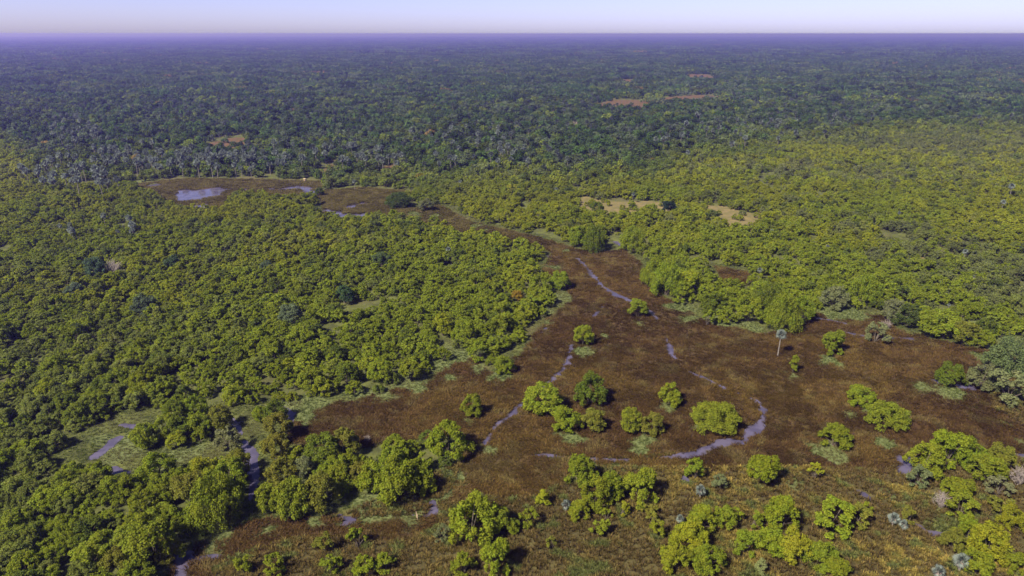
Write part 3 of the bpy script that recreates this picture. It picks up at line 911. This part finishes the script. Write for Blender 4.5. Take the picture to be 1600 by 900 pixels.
 (1312, 915, 44, .8, 'round', BRIGHT, 'corner tree at the right foot of the bottom thicket'),
 (1192, 908, 30, 1.1, 'cone', PALE, 'small pale cone-shaped shrub at the front of the bottom thicket'),
 (1310, 848, 64, .68, 'open', GREEN, 'spreading dull green tree right of the bottom thicket'),
 (1345, 835, 40, .8, 'open', OLIVE, 'right shoot of the spreading tree beside the bottom thicket'),
 (1355, 816, 22, 1.0, 'bush', BRIGHT, 'small bush behind the spreading tree'),
 (1425, 826, 26, 1.0, 'open', OLIVE, 'thin olive shrub beside the double grey palm'),
 # left foreground island
 (700, 728, 72, .85, 'round', GREEN, 'rounded tree at the right tip of the left foreground island'),
 (622, 796, 74, .95, 'round', GREEN, 'biggest tree of the left foreground island beside the mud'),
 (652, 782, 50, .95, 'round', BRIGHT, 'right tree of the left foreground island above the mud'),
 (580, 782, 58, .95, 'round', BRIGHT, 'centre tree of the left foreground island'),
 (610, 752, 50, .9, 'round', GREEN, 'back tree of the left foreground island'),
 (560, 765, 40, .9, 'round', OLIVE, 'small olive tree in the hollow of the left foreground island'),
 (500, 738, 62, .85, 'round', DEEP, 'dark tree at the upper left of the foreground island'),
 (536, 722, 50, .9, 'round', OLIVE, 'olive tree at the back of the foreground island'),
 (528, 770, 44, .9, 'round', GREEN, 'middle hollow tree of the foreground island'),
 (498, 808, 62, .95, 'round', OLIVE, 'front tree left of the hollow of the foreground island'),
 (452, 818, 66, .95, 'round', GREEN, 'front left tree of the foreground island'),
 (414, 806, 44, 1.0, 'round', BRIGHT, 'leftmost tree of the foreground island next to the water'),
 (440, 772, 52, .95, 'round', OLIVE, 'second row left tree of the foreground island'),
 (472, 762, 44, .9, 'round', GREY, 'greyish tree in the middle of the foreground island'),
 (428, 732, 50, .9, 'round', OLIVE, 'third row tree above the lilac pond'),
 (430, 700, 52, .9, 'round', OLIVE, 'fourth row olive tree right of the lilac pond'),
 (425, 666, 40, .85, 'round', DEEP, 'upper lone tree at the head of the lilac pond'),
 (405, 664, 28, .9, 'round', GREEN, 'small tree attached left of the pond head tree'),
 # left island between the pools
 (222, 708, 50, .8, 'round', GREEN, 'left end tree of the long island between the left pools'),
 (252, 694, 46, .85, 'round', GREEN, 'second tree of the long island between the left pools'),
 (280, 692, 46, .85, 'round', DEEP, 'third darker tree of the long island between the left pools'),
 (310, 688, 46, .85, 'round', GREEN, 'fourth tree of the long island between the left pools'),
 (338, 682, 46, .85, 'round', OLIVE, 'right end tree of the long island between the left pools'),
 (268, 668, 42, .85, 'round', DEEP, 'back left tree of the long island between the left pools'),
 (302, 662, 44, .85, 'round', GREEN, 'back right tree of the long island between the left pools'),
 (352, 712, 36, .9, 'open', GREY, 'thin grey-green shrub beside the lilac pond'),
 # left corner mass
 (330, 838, 92, .85, 'round', GREEN, 'great broad tree at the right corner of the lower left wood'),
 (362, 815, 54, .95, 'round', DEEP, 'dense tree on the pond side of the lower left wood'),
 (290, 800, 60, .9, 'round', OLIVE, 'olive tree left of the great broad tree'),
 (350, 780, 60, .9, 'round', GREEN, 'tree right of the olive one above the lilac pond'),
 (318, 764, 52, .9, 'round', YEL, 'yellow-leaved tree on top of the lower left wood'),
 (370, 752, 46, .9, 'round', OLIVE, 'top corner tree of the lower left wood by the pond'),
 (240, 766, 56, .9, 'round', GREEN, 'tree below the grassy left pools'),
 (228, 900, 92, .9, 'round', GREEN, 'great tree at the bottom edge beside the corner pool'),
 (262, 885, 46, .9, 'round', OLIVE, 'right shoulder tree of the great bottom left tree'),
 (180, 912, 54, .85, 'round', OLIVE, 'olive tree on the bottom edge left of the great tree'),
 (135, 830, 40, .8, 'open', GREEN, 'small tree on the grassy gap of the lower left wood'),
]

# ------------------------------------------------------------------ hand-placed trees
cand = []        # all single trees of the near woods: x, y, w, h, kind, tint, label
for (px, py, wpx, hw, kind, tint, label) in TREES:
    x, y = at(px, py)
    w = wpx * mpp(py) * (1.2 if kind in ('open', 'bush') else 1.0)
    y += w * .36                                   # the photograph shows the near rim of the crown
    cat = 'shrub' if kind in ('bush', 'open') and w < 8 else 'tree'
    if kind == 'round' and (w > 12): kind = 'wide'
    nm = {'shrub': 'shrub', 'tree': 'tree'}[cat]
    place_tree(x, y, w, w * hw, kind, jit(tint, .08), label, None, nm, cat)
    PLACED.append((x, y, w / 2))
PL = np.array(PLACED)

# ------------------------------------------------------------------ palms
PRNG = np.random.default_rng(77)
PALMS = [palm_meshes('palm_%d' % i, np.random.default_rng(700 + i), h, nf, r, sk, ln)
         for i, (h, nf, r, sk, ln) in enumerate([(10, 46, 1.3, 12, .5), (11.5, 32, 1.5, 8, -.6), (8.5, 30, 1.5, 12, .2), (9.5, 34, 1.6, 12, -.2), (6.8, 34, 1.5, 9, .3)])]
LOWPALM = palm_meshes('low_palm', np.random.default_rng(750), 3.1, 34, 1.0, 26, .2)

def place_palm(x, y, s, label, group=None, low=False, var=None, dry=PALMDRY, tint=PALM):
    tk, cr, sk = LOWPALM if low else PALMS[var if var is not None else random.randrange(4)]
    root = link(bpy.data.objects.new('palm', None)); root.location = (x, y, gz(x, y)); root.rotation_euler = (0, 0, random.uniform(0, 2 * pi))
    root.empty_display_size = .5
    root['label'] = label; root['category'] = 'palm'
    if group: root['group'] = group
    for nm, me, t in (('trunk', tk, None), ('crown', cr, tint), ('dry_fronds', sk, dry)):
        o = link(bpy.data.objects.new(nm, me), root); o.scale = (s, s, s)
        if t: o['tint'] = list(t)
    return root

SILVER = (.19, .225, .20)
for px, py, s, low, label in [
    (1215, 557, .9, False, 'lone slender fan palm with grey crown standing in the brown marsh'),
    (1095, 786, 1.05, True, 'stocky silver palm with pinkish dead skirt at the lower marsh edge'),
    (885, 806, .85, True, 'small silver palm tucked against the left of the central clump'),
    (1063, 828, .75, True, 'little silver palm left of the front clump right of centre'),
    (1397, 830, 1.0, True, 'left head of the double grey palm by the muddy track'),
    (1413, 836, .8, True, 'right drooping head of the double grey palm by the muddy track'),
    (1502, 902, 1.25, True, 'big silver palm with shaggy skirt at the bottom right edge'),
    (1468, 915, 1.0, True, 'half hidden silver palm head on the bottom edge near the right'),
    (1505, 412, .62, False, 'tall grey palm rising alone over the right-hand wood'),
    (1186, 440, .55, False, 'grey palm in the small brown glade behind the lone palm'),
    (1204, 375, .5, False, 'grey palm among green trees right of the tan clearing'),
    (1290, 400, .5, False, 'small palm head in the middle of the right-hand wood'),
    (1484, 484, .5, True, 'low silver palm behind the right bank hedge'),
    (1402, 345, .5, False, 'pinkish dry palm top in the upper right wood'),
    (1577, 312, .95, False, 'tall pale palm near the right edge of the upper wood'),
    (1563, 335, .8, False, 'shorter pale palm below the tall one near the right edge'),
    (1522, 440, .6, True, 'low silver palm at the right end of the tan glade'),
    (702, 408, .62, False, 'pale lone palm poking out of the middle of the left wood'),
    (988, 318, .62, False, 'white-headed palm at the back of the tan clearing'),
    (868, 308, .6, False, 'grey palm at the left end of the tan clearing'),
    (555, 298, .72, False, 'squat grey palm on the far edge of the far meadow'),
    (720, 297, .62, False, 'grey palm pair member right of the far meadow'),
]:
    x, y = at(px, py); y += (1.0 if low else 0)
    place_palm(x, y, s * (.72 if low else .88), label, None, low, var=0, tint=SILVER if low else PALM)
    PLACED.append((x, y, 2.2))

def px_poly(pts): return W(pts)
GROVES = [   # polygon in the photograph, palms, label
    ([(75, 200), (110, 188), (150, 205), (215, 235), (300, 245), (290, 258), (190, 262), (130, 255), (90, 235)], 62, 'grey fan palm in the upper left palm grove', 'palms of the upper left grove'),
    ([(195, 262), (300, 256), (420, 252), (425, 280), (340, 281), (240, 281), (205, 277)], 74, 'grey palm in the grove lining the far pond', 'palms lining the far pond'),
    ([(25, 275), (110, 262), (185, 270), (200, 300), (165, 314), (70, 310)], 46, 'grey palm in the grove left of the far pond', 'palms left of the far pond'),
    ([(425, 240), (560, 238), (620, 250), (640, 275), (540, 282), (430, 276)], 40, 'grey palm in the grove behind the far meadow', 'palms behind the far meadow'),
    ([(640, 215), (760, 205), (840, 230), (830, 275), (680, 285)], 32, 'grey palm in the wood above the tan clearing', 'palms above the tan clearing'),
    ([(950, 235), (1080, 185), (1320, 185), (1240, 235), (1060, 265)], 30, 'scattered grey palm in the upper right wood', 'palms of the upper right wood'),
    ([(90, 366), (150, 358), (235, 360), (225, 380), (110, 384)], 12, 'grey palm in the dusky patch of the left wood', 'palms of the dusky patch'),
]
palm_xy = []
for poly, n, label, group in GROVES:
    P = px_poly(poly); lo, hi = P.min(0), P.max(0); k = 0; tries = 0
    while k < n and tries < 20000:
        tries += 1
        x, y = PRNG.uniform(lo, hi)
        if poly_sd(np.array([x]), np.array([y]), P)[0] > 0: continue
        if any((x - a) ** 2 + (y - b) ** 2 < 9 for a, b in palm_xy): continue
        palm_xy.append((x, y)); k += 1
        f = PRNG.uniform(.8, 1.15); sz = PRNG.uniform(.8, 1.15)
        qx, qy, _ = project(x, y, 0.5); pp0 = np.array(poly); fx = (qx - pp0[:, 0].min()) / np.ptp(pp0[:, 0]); fy = (qy - pp0[:, 1].min()) / np.ptp(pp0[:, 1])
        where = ('left end', 'left half', 'centre', 'right half', 'right end')[min(4, max(0, int(fx * 5)))]
        row = ('back row', 'mid row', 'front row')[min(2, max(0, int(fy * 3)))]
        look = ('short' if sz < .92 else 'tall' if sz > 1.04 else 'medium') + (' dull' if f < .92 else ' pale' if f > 1.04 else '')
        place_palm(x, y, sz * (.62 if y < 400 else 1), '%s %s, %s, %s' % (look, label, row, where), group, tint=tuple(v * f * .85 for v in PALM), dry=tuple(v * .5 for v in PALMDRY))

# ------------------------------------------------------------------ bare shrubs, hut, log
for i, (px, py, wpx, label) in enumerate([
    (1468, 795, 34, 'bare grey twiggy shrub left of the bright foreground tree'),
    (1590, 760, 40, 'bare grey twiggy shrub beside the big bright right clump'),
    (178, 430, 30, 'bare pale-twigged shrub in the left wood'),
    (575, 690, 14, 'small bare grey shrub on the brown marsh arm'),
    (1384, 515, 20, 'bare grey shrub at the foot of the right bank hedge'),
    (897, 200, 13, 'pinkish leafless crown far off among dark trees'),
    (1400, 176, 10, 'pale leafless crown far off at upper right'),
]):
    x, y = at(px, py); w = wpx * mpp(py)
    root = link(bpy.data.objects.new('bare_shrub', None)); root.location = (x, y, gz(x, y)); root['label'] = label; root['category'] = 'shrub'
    root.rotation_euler = (0, 0, i * 1.3)
    o = link(bpy.data.objects.new('twigs', TWIGS[i % 2]), root); o.scale = (w / 4,) * 3
    PLACED.append((x, y, w / 2))

def box(lo, hi):
    lo = np.array(lo, float); hi = np.array(hi, float)
    V = np.array([[(lo, hi)[i & 1][0], (lo, hi)[i >> 1 & 1][1], (lo, hi)[i >> 2 & 1][2]] for i in range(8)])
    F = np.array([[0, 2, 3, 1], [4, 5, 7, 6], [0, 1, 5, 4], [2, 6, 7, 3], [0, 4, 6, 2], [1, 3, 7, 5]])
    return V, F
M_PLANK = plain_material('weathered_planks', (.20, .14, .085), (.28, .20, .13))
M_THATCH = plain_material('thatch', (.22, .17, .10), (.34, .28, .18), 8)
hx, hy = at(477, 284)
hut = link(bpy.data.objects.new('hut', None)); hut.location = (hx, hy, gz(hx, hy))
hut.scale = (.75, .75, .75); hut['label'] = 'tiny tan hut on the bank of the far pond'; hut['category'] = 'hut'
V, F = box((-1.1, -1, .5), (1.1, 1, 2.4)); link(bpy.data.objects.new('wall', mesh_np('hut_wall', V, [F], [M_PLANK])), hut)
RV = np.array([[-1.4, -1.3, 2.403], [1.4, -1.3, 2.403], [1.4, 1.3, 2.403], [-1.4, 1.3, 2.403], [-1.4, 0, 3.3], [1.4, 0, 3.3]])
RF3 = np.array([[0, 4, 3], [1, 2, 5]]); RF4 = np.array([[0, 1, 5, 4], [2, 3, 4, 5], [0, 3, 2, 1]])
link(bpy.data.objects.new('roof', mesh_np('hut_roof', RV, [RF3, RF4], [M_THATCH])), hut)
for sx in (-1, 1):
    for sy in (-1, 1):
        V, F = box((sx * .9 - .08, sy * .8 - .08, -.4), (sx * .9 + .08, sy * .8 + .08, .497))
        link(bpy.data.objects.new('leg', mesh_np('hut_leg', V, [F], [M_PLANK])), hut)
lx, ly = at(652, 812)
V, F = join([tube([(0, 0, -.2), (.05, .1, .6), (-.1, .1, 1.2), (-.2, .2, 1.9)], [.26, .2, .14, .05], 7),
             tube([(-.02, .1, .7), (.15, 0, 1.0), (.2, .1, 1.3)], [.12, .08, .03], 6)])
stump = link(bpy.data.objects.new('dead_stump', mesh_np('dead_stump', V, [F], [plain_material('dead_wood', (.34, .26, .16), (.22, .17, .11))], smooth=True)))
stump.location = (lx, ly, gz(lx, ly)); stump['label'] = 'pale dead tree stump in the mud by the left foreground island'; stump['category'] = 'stump'
PL = np.array(PLACED)

# ------------------------------------------------------------------ the woods
WR = np.random.default_rng(2024)
LINE = W([(-120, 205), (0, 214), (60, 268), (200, 284), (420, 285), (640, 296), (760, 285), (900, 292), (1010, 268), (1100, 245), (1250, 225), (1420, 205), (1600, 200), (1720, 200)])
def upland(x, y):
    """0 in the bright wet wood near by, 1 in the dark dry wood beyond"""
    yl = np.interp(np.asarray(x) / np.maximum(y, 1), LINE[:, 0] / LINE[:, 1], LINE[:, 1])
    return sstep(-130, 120, y - yl + 150 * (fbm(x, y, 90, 5) - .5) + 60 * (fbm(x, y, 25, 6) - .5))

def tint_at(x, y, rng):
    n = len(x)
    u = upland(x, y)[:, None]
    a = fbm(x, y, 55, 31)[:, None]; b = fbm(x, y, 22, 47)[:, None]; c = fbm(x, y, 130, 63)[:, None]
    col = np.array(GREEN) * np.ones((n, 1))
    col = col + (np.array(YEL) - col) * sstep(.45, .75, .6 * a + .4 * b + .07 * rng.normal(size=(n, 1)) + .13 * sstep(290, 390, y)[:, None])
    col = col + (np.array(GREY) * .8 - col) * (sstep(.52, .68, c + .12 * rng.normal(size=(n, 1)) + .06 * sstep(60, 200, x)[:, None]) * (.5 + .3 * sstep(0, 80, x)[:, None]))
    col = col + (np.array(DARK) - col) * (rng.random((n, 1)) < .07) * .7
    up = np.array((.038, .064, .018)) * np.ones((n, 1))
    up = up + (np.array((.075, .095, .017)) - up) * sstep(.55, .8, a + .25 * rng.normal(size=(n, 1)))
    up = up + (np.array((.058, .075, .040)) - up) * sstep(.5, .75, b + .15 * rng.normal(size=(n, 1)))
    up = up + (np.array((.032, .048, .020)) - up) * (rng.random((n, 1)) < .22)
    up = up + (np.array((.13, .09, .03)) - up) * (rng.random((n, 1)) < .004)
    col = col * (1 - u) + up * u
    return col * (rng.uniform(.82, 1.18, (n, 1)) * (1 - u) + u * rng.uniform(.55, 1.55, (n, 1)))

def hexgrid(x0, x1, y0, y1, s, rng, j=.42):
    nx = int((x1 - x0) / s); ny = int((y1 - y0) / (s * .87))
    X, Y = np.meshgrid(np.arange(nx), np.arange(ny))
    x = x0 + (X + .5 * (Y % 2)) * s; y = y0 + Y * s * .87
    return (x + rng.uniform(-j, j, x.shape) * s).ravel(), (y + rng.uniform(-j, j, x.shape) * s).ravel()

def clear(x, y, polys):
    d = np.full(x.shape, 1e9)
    for p in polys: d = np.minimum(d, poly_sd(x, y, p))
    return d

# near woods: single trees
x, y = hexgrid(-420, 420, 86, 470, 4.3, WR)
k = np.abs(x) < y * .80 + 55
x, y = x[k], y[k]
big = sstep(240, 370, y + .25 * x)
w = WR.uniform(4.6, 8.4, len(x)) * (1 - .18 * sstep(.4, .7, fbm(x, y, 45, 8))) * (1 + .16 * big)
n = fbm(x, y, 9, 71)
ms = marsh_sd(x, y); wd = water_d(x, y)
ok = (ms - w * .42 + 6 * (n - .5) > 0.8) & (wd > w * .40) & (clear(x, y, OPEN) > w * .25)
sd = clear(x, y, SAND) + 14 * (fbm(x, y, 18.2, 88) - .5)
ok &= (sd > w * .3) | (WR.random(len(x)) < .26)
ok &= WR.random(len(x)) < .96 - .18 * big
ok &= ~((fbm(x, y, 14, 90) > .70 - .07 * (x > 40)) & (WR.random(len(x)) < .8))          # small glades
for a, b, r in PL: ok &= np.hypot(x - a, y - b) > .62 * (r + w / 2)
x, y, w = x[ok], y[ok], w[ok]
h = w * WR.uniform(.66, .86, len(x))
small = (sd[ok] < 0); w[small] *= .6; h[small] *= .6
tin = tint_at(x, y, WR)
zz = height(x, y)
px, py, dep = project(x, y, zz + h * .5)
inview = (px > -10) & (px < 1610) & (py < 905) & (py > 60)
size = np.where(inview, w / dep, -1)
order = np.argsort(-size)
NIND = max(0, 300 - len(TREES))
chosen = order[:NIND]
rest = np.ones(len(x), bool); rest[chosen] = False
LAND = [((330, 800), 'the great broad corner tree'), ((228, 860), 'the great bottom left tree'), ((290, 675), 'the long pool island'), ((165, 705), 'the grassy left pools'),
        ((395, 730), 'the lilac pond'), ((455, 645), 'the small pool by the marsh arm'), ((135, 815), 'the grassy gap'), ((60, 752), 'the little dark pool near the left edge'),
        ((0, 880), 'the bottom left corner'), ((0, 640), 'the left picture edge'), ((0, 760), 'the left edge below the middle'), ((560, 612), 'the straight wood edge'), ((690, 545), 'the pale grass bay'),
        ((90, 890), 'the bottom edge near the left corner'), ((240, 600), 'the heart of the left wood'), ((100, 600), 'the outer left wood'), ((400, 600), 'the pond end of the left wood'), ((1580, 500), 'the right edge above the hedge'), ((1300, 480), 'the dark far bank pool')]
seen = {}
def auto_label(a, b, w, t):
    (lx, ly), nm = min(LAND, key=lambda q: (a - q[0][0]) ** 2 + 2.2 * (b - q[0][1]) ** 2)
    dx, dy = a - lx, b - ly
    rel = ('right of' if dx > 0 else 'left of') if abs(dx) > 1.6 * abs(dy) else ('behind' if dy < 0 else 'in front of')
    if 'edge' in nm or 'corner' in nm or 'heart' in nm or 'wood' in nm: rel = 'near' if rel in ('left of', 'right of') else ('just above' if dy < 0 else 'just below')
    g = t[1] / t[0]
    hue = 'grey-green' if t[2] > .03 else 'dark green' if t[1] < .088 else 'yellowish' if g < 1.04 else 'bright green' if t[1] > .125 else 'olive green' if g < 1.13 else 'mid green'
    sz = 'small' if w < 5.2 else 'large' if w > 7.1 else 'middling'
    return '%s %s bushy tree %s %s' % (sz, hue, rel, nm), nm
labs = [auto_label(px[i], py[i], w[i], tin[i]) for i in chosen]
for i, (lab, nm) in zip(chosen, labs):
    place_tree(x[i], y[i], w[i], h[i], 'round', tin[i], lab, 'wood trees around ' + nm)
near_protos = [whole_tree('wood_tree_%02d' % i, np.random.default_rng(900 + i), 8, 7.2, 19, 2900, .44, sub=5) for i in range(7)] + \
              [whole_tree('wood_shrub_%02d' % i, np.random.default_rng(950 + i), 8, 6.4, 15, 1500, .44, 'open', sub=5) for i in range(2)]
m = rest
scatter('near_woods', 'continuous green wood around the brown marsh', 'wood', np.stack([x[m], y[m], zz[m]], 1), zrot(m.sum(), WR),
        np.stack([w[m] / 8, w[m] / 8, h[m] / 7.2], 1), WR.choice(9, m.sum(), p=[.12] * 7 + [.08] * 2), tin[m] * LEAF, near_protos)

# middle distance: single trees, fewer leaves
x, y = hexgrid(-1050, 1050, 470, 1050, 6.0, WR)
k = np.abs(x) < y * .80 + 60
x, y = x[k], y[k]
u = upland(x, y)
w = WR.uniform(5.5, 9.0, len(x)) + u * WR.uniform(0, 1, len(x)) ** 2 * 7.5
ok = (marsh_sd(x, y) > w * .4) & (clear(x, y, ORANGE) + 30 * (fbm(x, y, 39, 88) - .5) > np.where(WR.random(len(x)) < .06, -99, w * .3)) & (WR.random(len(x)) < 1 - .38 * u)
ok &= ~((fbm(x, y, 30, 91) > .68) & (WR.random(len(x)) < .75))
for a, b in palm_xy: ok &= np.hypot(x - a, y - b) > 2.6
x, y, w, u = x[ok], y[ok], w[ok], u[ok]
h = w * WR.uniform(.62, .95, len(x))
mid_protos = [whole_tree('far_tree_%02d' % i, np.random.default_rng(1000 + i), 8, 7.2, 11, 560, .75) for i in range(8)]
scatter('middle_woods', 'dark mixed wood behind the marsh with pale clearings', 'wood', np.stack([x, y, np.full(len(x), .4)], 1), zrot(len(x), WR),
        np.stack([w / 8, w / 8, h / 7.2], 1), WR.integers(0, 8, len(x)), tint_at(x, y, WR) * LEAF, mid_protos)

# stray palms beyond the groves
x, y = hexgrid(-900, 900, 520, 1200, 27, WR, .5)
ok = (np.abs(x) < y * .8 + 40) & (fbm(x, y, 120, 15) + .1 * WR.normal(size=len(x)) > .56) & (clear(x, y, ORANGE) > 2) & (marsh_sd(x, y) > 3)
ok &= upland(x, y) > .5
x, y = x[ok], y[ok]
pp = [merged('far_palm_%02d' % i, [PALMS[i][0], PALMS[i][1]]) for i in range(4)]
s = WR.uniform(.7, 1.0, len(x))
scatter('far_palms', 'grey palm heads dotted through the distant dark wood', 'palms', np.stack([x, y, np.full(len(x), .4)], 1), zrot(len(x), WR),
        np.stack([s, s, s], 1), WR.integers(0, 4, len(x)), np.array(PALM) * .5 * WR.uniform(.8, 1.15, (len(x), 1)), pp)

# far woods: patches of crowns out to where they melt together
def far_wood(name, label, y0, y1, s, protos, psize, seed, big=1.0):
    rng = np.random.default_rng(seed)
    x, y = hexgrid(-y1 * .85 - 100, y1 * .85 + 100, y0, y1, s, rng, .3)
    ok = (np.abs(x) < y * .82 + 80) & (clear(x, y, ORANGE) + 30 * (fbm(x, y, 39, 88) - .5) > s * .2) & (rng.random(len(x)) < .97)
    x, y = x[ok], y[ok]
    f = rng.uniform(.9, 1.15, len(x)) * big
    scatter(name, label, 'wood', np.stack([x, y, np.full(len(x), .3)], 1), zrot(len(x), rng), np.stack([f, f, f / big * rng.uniform(.85, 1.2, len(x))], 1),
            rng.integers(0, len(protos), len(x)), tint_at(x, y, rng) * LEAF, protos)
P1 = [whole_tree('wood_patch_%02d' % i, np.random.default_rng(1100 + i), 11.5, 8.5, 8, 170, 1.5, n=6, spread=11.5) for i in range(8)]
far_wood('far_woods', 'dark blue-green far woodland plain', 1050, 3300, 23, P1, 23, 51)
P2 = [whole_tree('wood_mass_%02d' % i, np.random.default_rng(1200 + i), 13, 10, 6, 48, 3.0, n=20, spread=29) for i in range(6)]
far_wood('horizon_woods', 'hazy violet woodland running to the horizon', 3300, 9500, 58, P2, 58, 52)

far_wood('last_woods', 'faint violet wood along the horizon', 9500, 26000, 150, P2, 150, 53, 2.6)

# ------------------------------------------------------------------ grasses
GR = np.random.default_rng(303)
sedge = [tuft_mesh('sedge_tuft_%02d' % i, np.random.default_rng(1300 + i), 13, .85, .75, .10, .55) for i in range(5)]
x = GR.uniform(-175, 190, 330000); y = GR.uniform(95, 330, 330000)
for q in (MARSH[1], MARSH[2], MARSH[3]):
    lo, hi = q.min(0) - 4, q.max(0) + 4
    x = np.append(x, GR.uniform(lo[0], hi[0], 22000)); y = np.append(y, GR.uniform(lo[1], hi[1], 22000))
k = np.abs(x) < y * .72 + 42
x, y = x[k], y[k]
zz, ms, wd = height(x, y, True)
fr = fbm(x, y, 5, 55)
ok = (ms + 3 * (fr - .5) < 0) & (zz > -.06 * (GR.random(len(x)) < .25)) & (patch_sd(x, y) + 3 * (fr - .5) > -1.5 * GR.random(len(x)))
ok &= GR.random(len(x)) < np.where(y > 330, 1, np.clip(1.25 - y / 420, .4, 1)) * np.where(fbm(x, y, 3.2, 12) > .36, 1, .45)
x, y, zz = x[ok], y[ok], zz[ok]
ang = (fbm(x, y, 16, 130) * 3.2 + fbm(x, y, 5, 140) * 1.6) * 2 * pi * .55
rot = np.zeros((len(x), 3)); rot[:, 2] = ang + GR.normal(size=len(x)) * .35
c1 = fbm(x, y, 18, 150)[:, None]; c2 = fbm(x, y, 4, 160)[:, None]; c3 = fbm(x, y, 40, 170)[:, None]
tin = np.array((.084, .054, .019)) * np.ones((len(x), 1))
tin = tin + (np.array((.090, .060, .018)) - tin) * sstep(.42, .68, c1)
tin = tin + (np.array((.060, .037, .015)) - tin) * sstep(.50, .66, c3) * .9
tin = tin + (np.array((.13, .105, .04)) - tin) * (sstep(.56, .74, c2) * .55)
tin = tin + (np.array((.095, .085, .030)) - tin) * (.75 * sstep(300, 380, y))[:, None]
tin = tin * GR.uniform(.6, 1.3, (len(x), 1))
s = GR.uniform(.7, 1.35, len(x)) * np.where(y > 330, 1.5, 1)
scatter('marsh_sedge', 'rusty brown matted sedge covering the marsh', 'sedge', np.stack([x, y, zz - .03], 1), rot, np.stack([s, s, s * .8], 1), GR.integers(0, 5, len(x)), tin, sedge)

green = [tuft_mesh('grass_tuft_%02d' % i, np.random.default_rng(1400 + i), 14, .6, .6, .06, .15) for i in range(4)]
x = GR.uniform(-175, 190, 560000); y = GR.uniform(95, 420, 560000)
k = np.abs(x) < y * .72 + 42
x, y = x[k], y[k]
zz, ms, wd = height(x, y, True)
fr = fbm(x, y, 5, 55); pd = patch_sd(x, y) + 5 * (fr - .5)
band = (ms > -1) & (ms < 5 + 4 * (fr - .5)) & (y > 150)
rd = line_d(x, y, REED) + 1.5 * (fr - .5)
wet = np.minimum(poly_sd(x, y, OPEN[0]), poly_sd(x, y, OPEN[1]))
ok = ((pd < GR.normal(size=len(x)) * 1.2 - .6) | ((wet < 4) & (ms > 0) & (GR.random(len(x)) < .8)) | (band & (GR.random(len(x)) < .6)) | (rd < .2)) & (zz > -.03)
x, y, zz, pd = x[ok], y[ok], zz[ok], pd[ok]
t = fbm(x, y, 9, 77)[:, None]
tin = np.array((.085, .110, .032)) + (np.array((.135, .135, .050)) - np.array((.085, .110, .032))) * sstep(.45, .7, t)
tin = tin * GR.uniform(.65, 1.05, (len(x), 1))
s = GR.uniform(.42, .85, len(x))
scatter('fringe_grass', 'pale green grass fringing the marsh and islets', 'grass', np.stack([x, y, zz - .03], 1), zrot(len(x), GR), np.stack([s, s, s], 1), GR.integers(0, 4, len(x)), tin, green)

straw = [tuft_mesh('straw_tuft_%02d' % i, np.random.default_rng(1500 + i), 16, 1.0, .5, .08, .1) for i in range(4)]
x = GR.uniform(-130, 190, 190000); y = GR.uniform(88, 190, 190000)
k = np.abs(x) < y * .72 + 42
x, y = x[k], y[k]
zz, ms, wd = height(x, y, True)
dd = clear(x, y, [OPEN[2], OPEN[3]])
t = fbm(x, y, 12, 210); t2 = fbm(x, y, 3, 220)
ok = (dd < 1) & (ms > -1.5) & (zz > .03) & (GR.random(len(x)) < .35 + .6 * sstep(.4, .6, t2))
x, y, zz, t, t2 = x[ok], y[ok], zz[ok], t[ok], t2[ok]
right = sstep(20, 60, x)[:, None]
tin = np.array((.10, .075, .028)) * np.ones((len(x), 1))
tin = tin + (np.array((.23, .18, .045)) - tin) * (sstep(.48, .62, .5 * t[:, None] + .5 * t2[:, None]) * (.3 + .7 * right))
tin = tin + (np.array((.10, .115, .035)) - tin) * sstep(.58, .72, t2[:, None])
tin = tin * GR.uniform(.65, 1.3, (len(x), 1))
s = GR.uniform(.55, 1.25, len(x))
scatter('dry_grass', 'tawny and yellow tussock grass of the near ground', 'grass', np.stack([x, y, zz - .03], 1), zrot(len(x), GR), np.stack([s, s, s], 1), GR.integers(0, 4, len(x)), tin, straw)

# ------------------------------------------------------------------ haze
hm, N, L, out = mat_new('hazy_air')
vol = N.new('ShaderNodeVolumePrincipled')
vol.inputs['Color'].default_value = (.30, .26, 1.0, 1)
vol.inputs['Absorption Color'].default_value = (.52, .52, .52, 1)
vol.inputs['Density'].default_value = HAZE
vol.inputs['Anisotropy'].default_value = 0.45
L.new(vol.outputs[0], out.inputs['Volume'])
V, F = box((-112000, -112000, -1.5), (112000, 112000, 104))
hz = link(bpy.data.objects.new('haze', mesh_np('haze', V, [F], [hm])))
hz['kind'] = 'stuff'; hz['label'] = 'thin violet haze lying over the plain'; hz['category'] = 'haze'
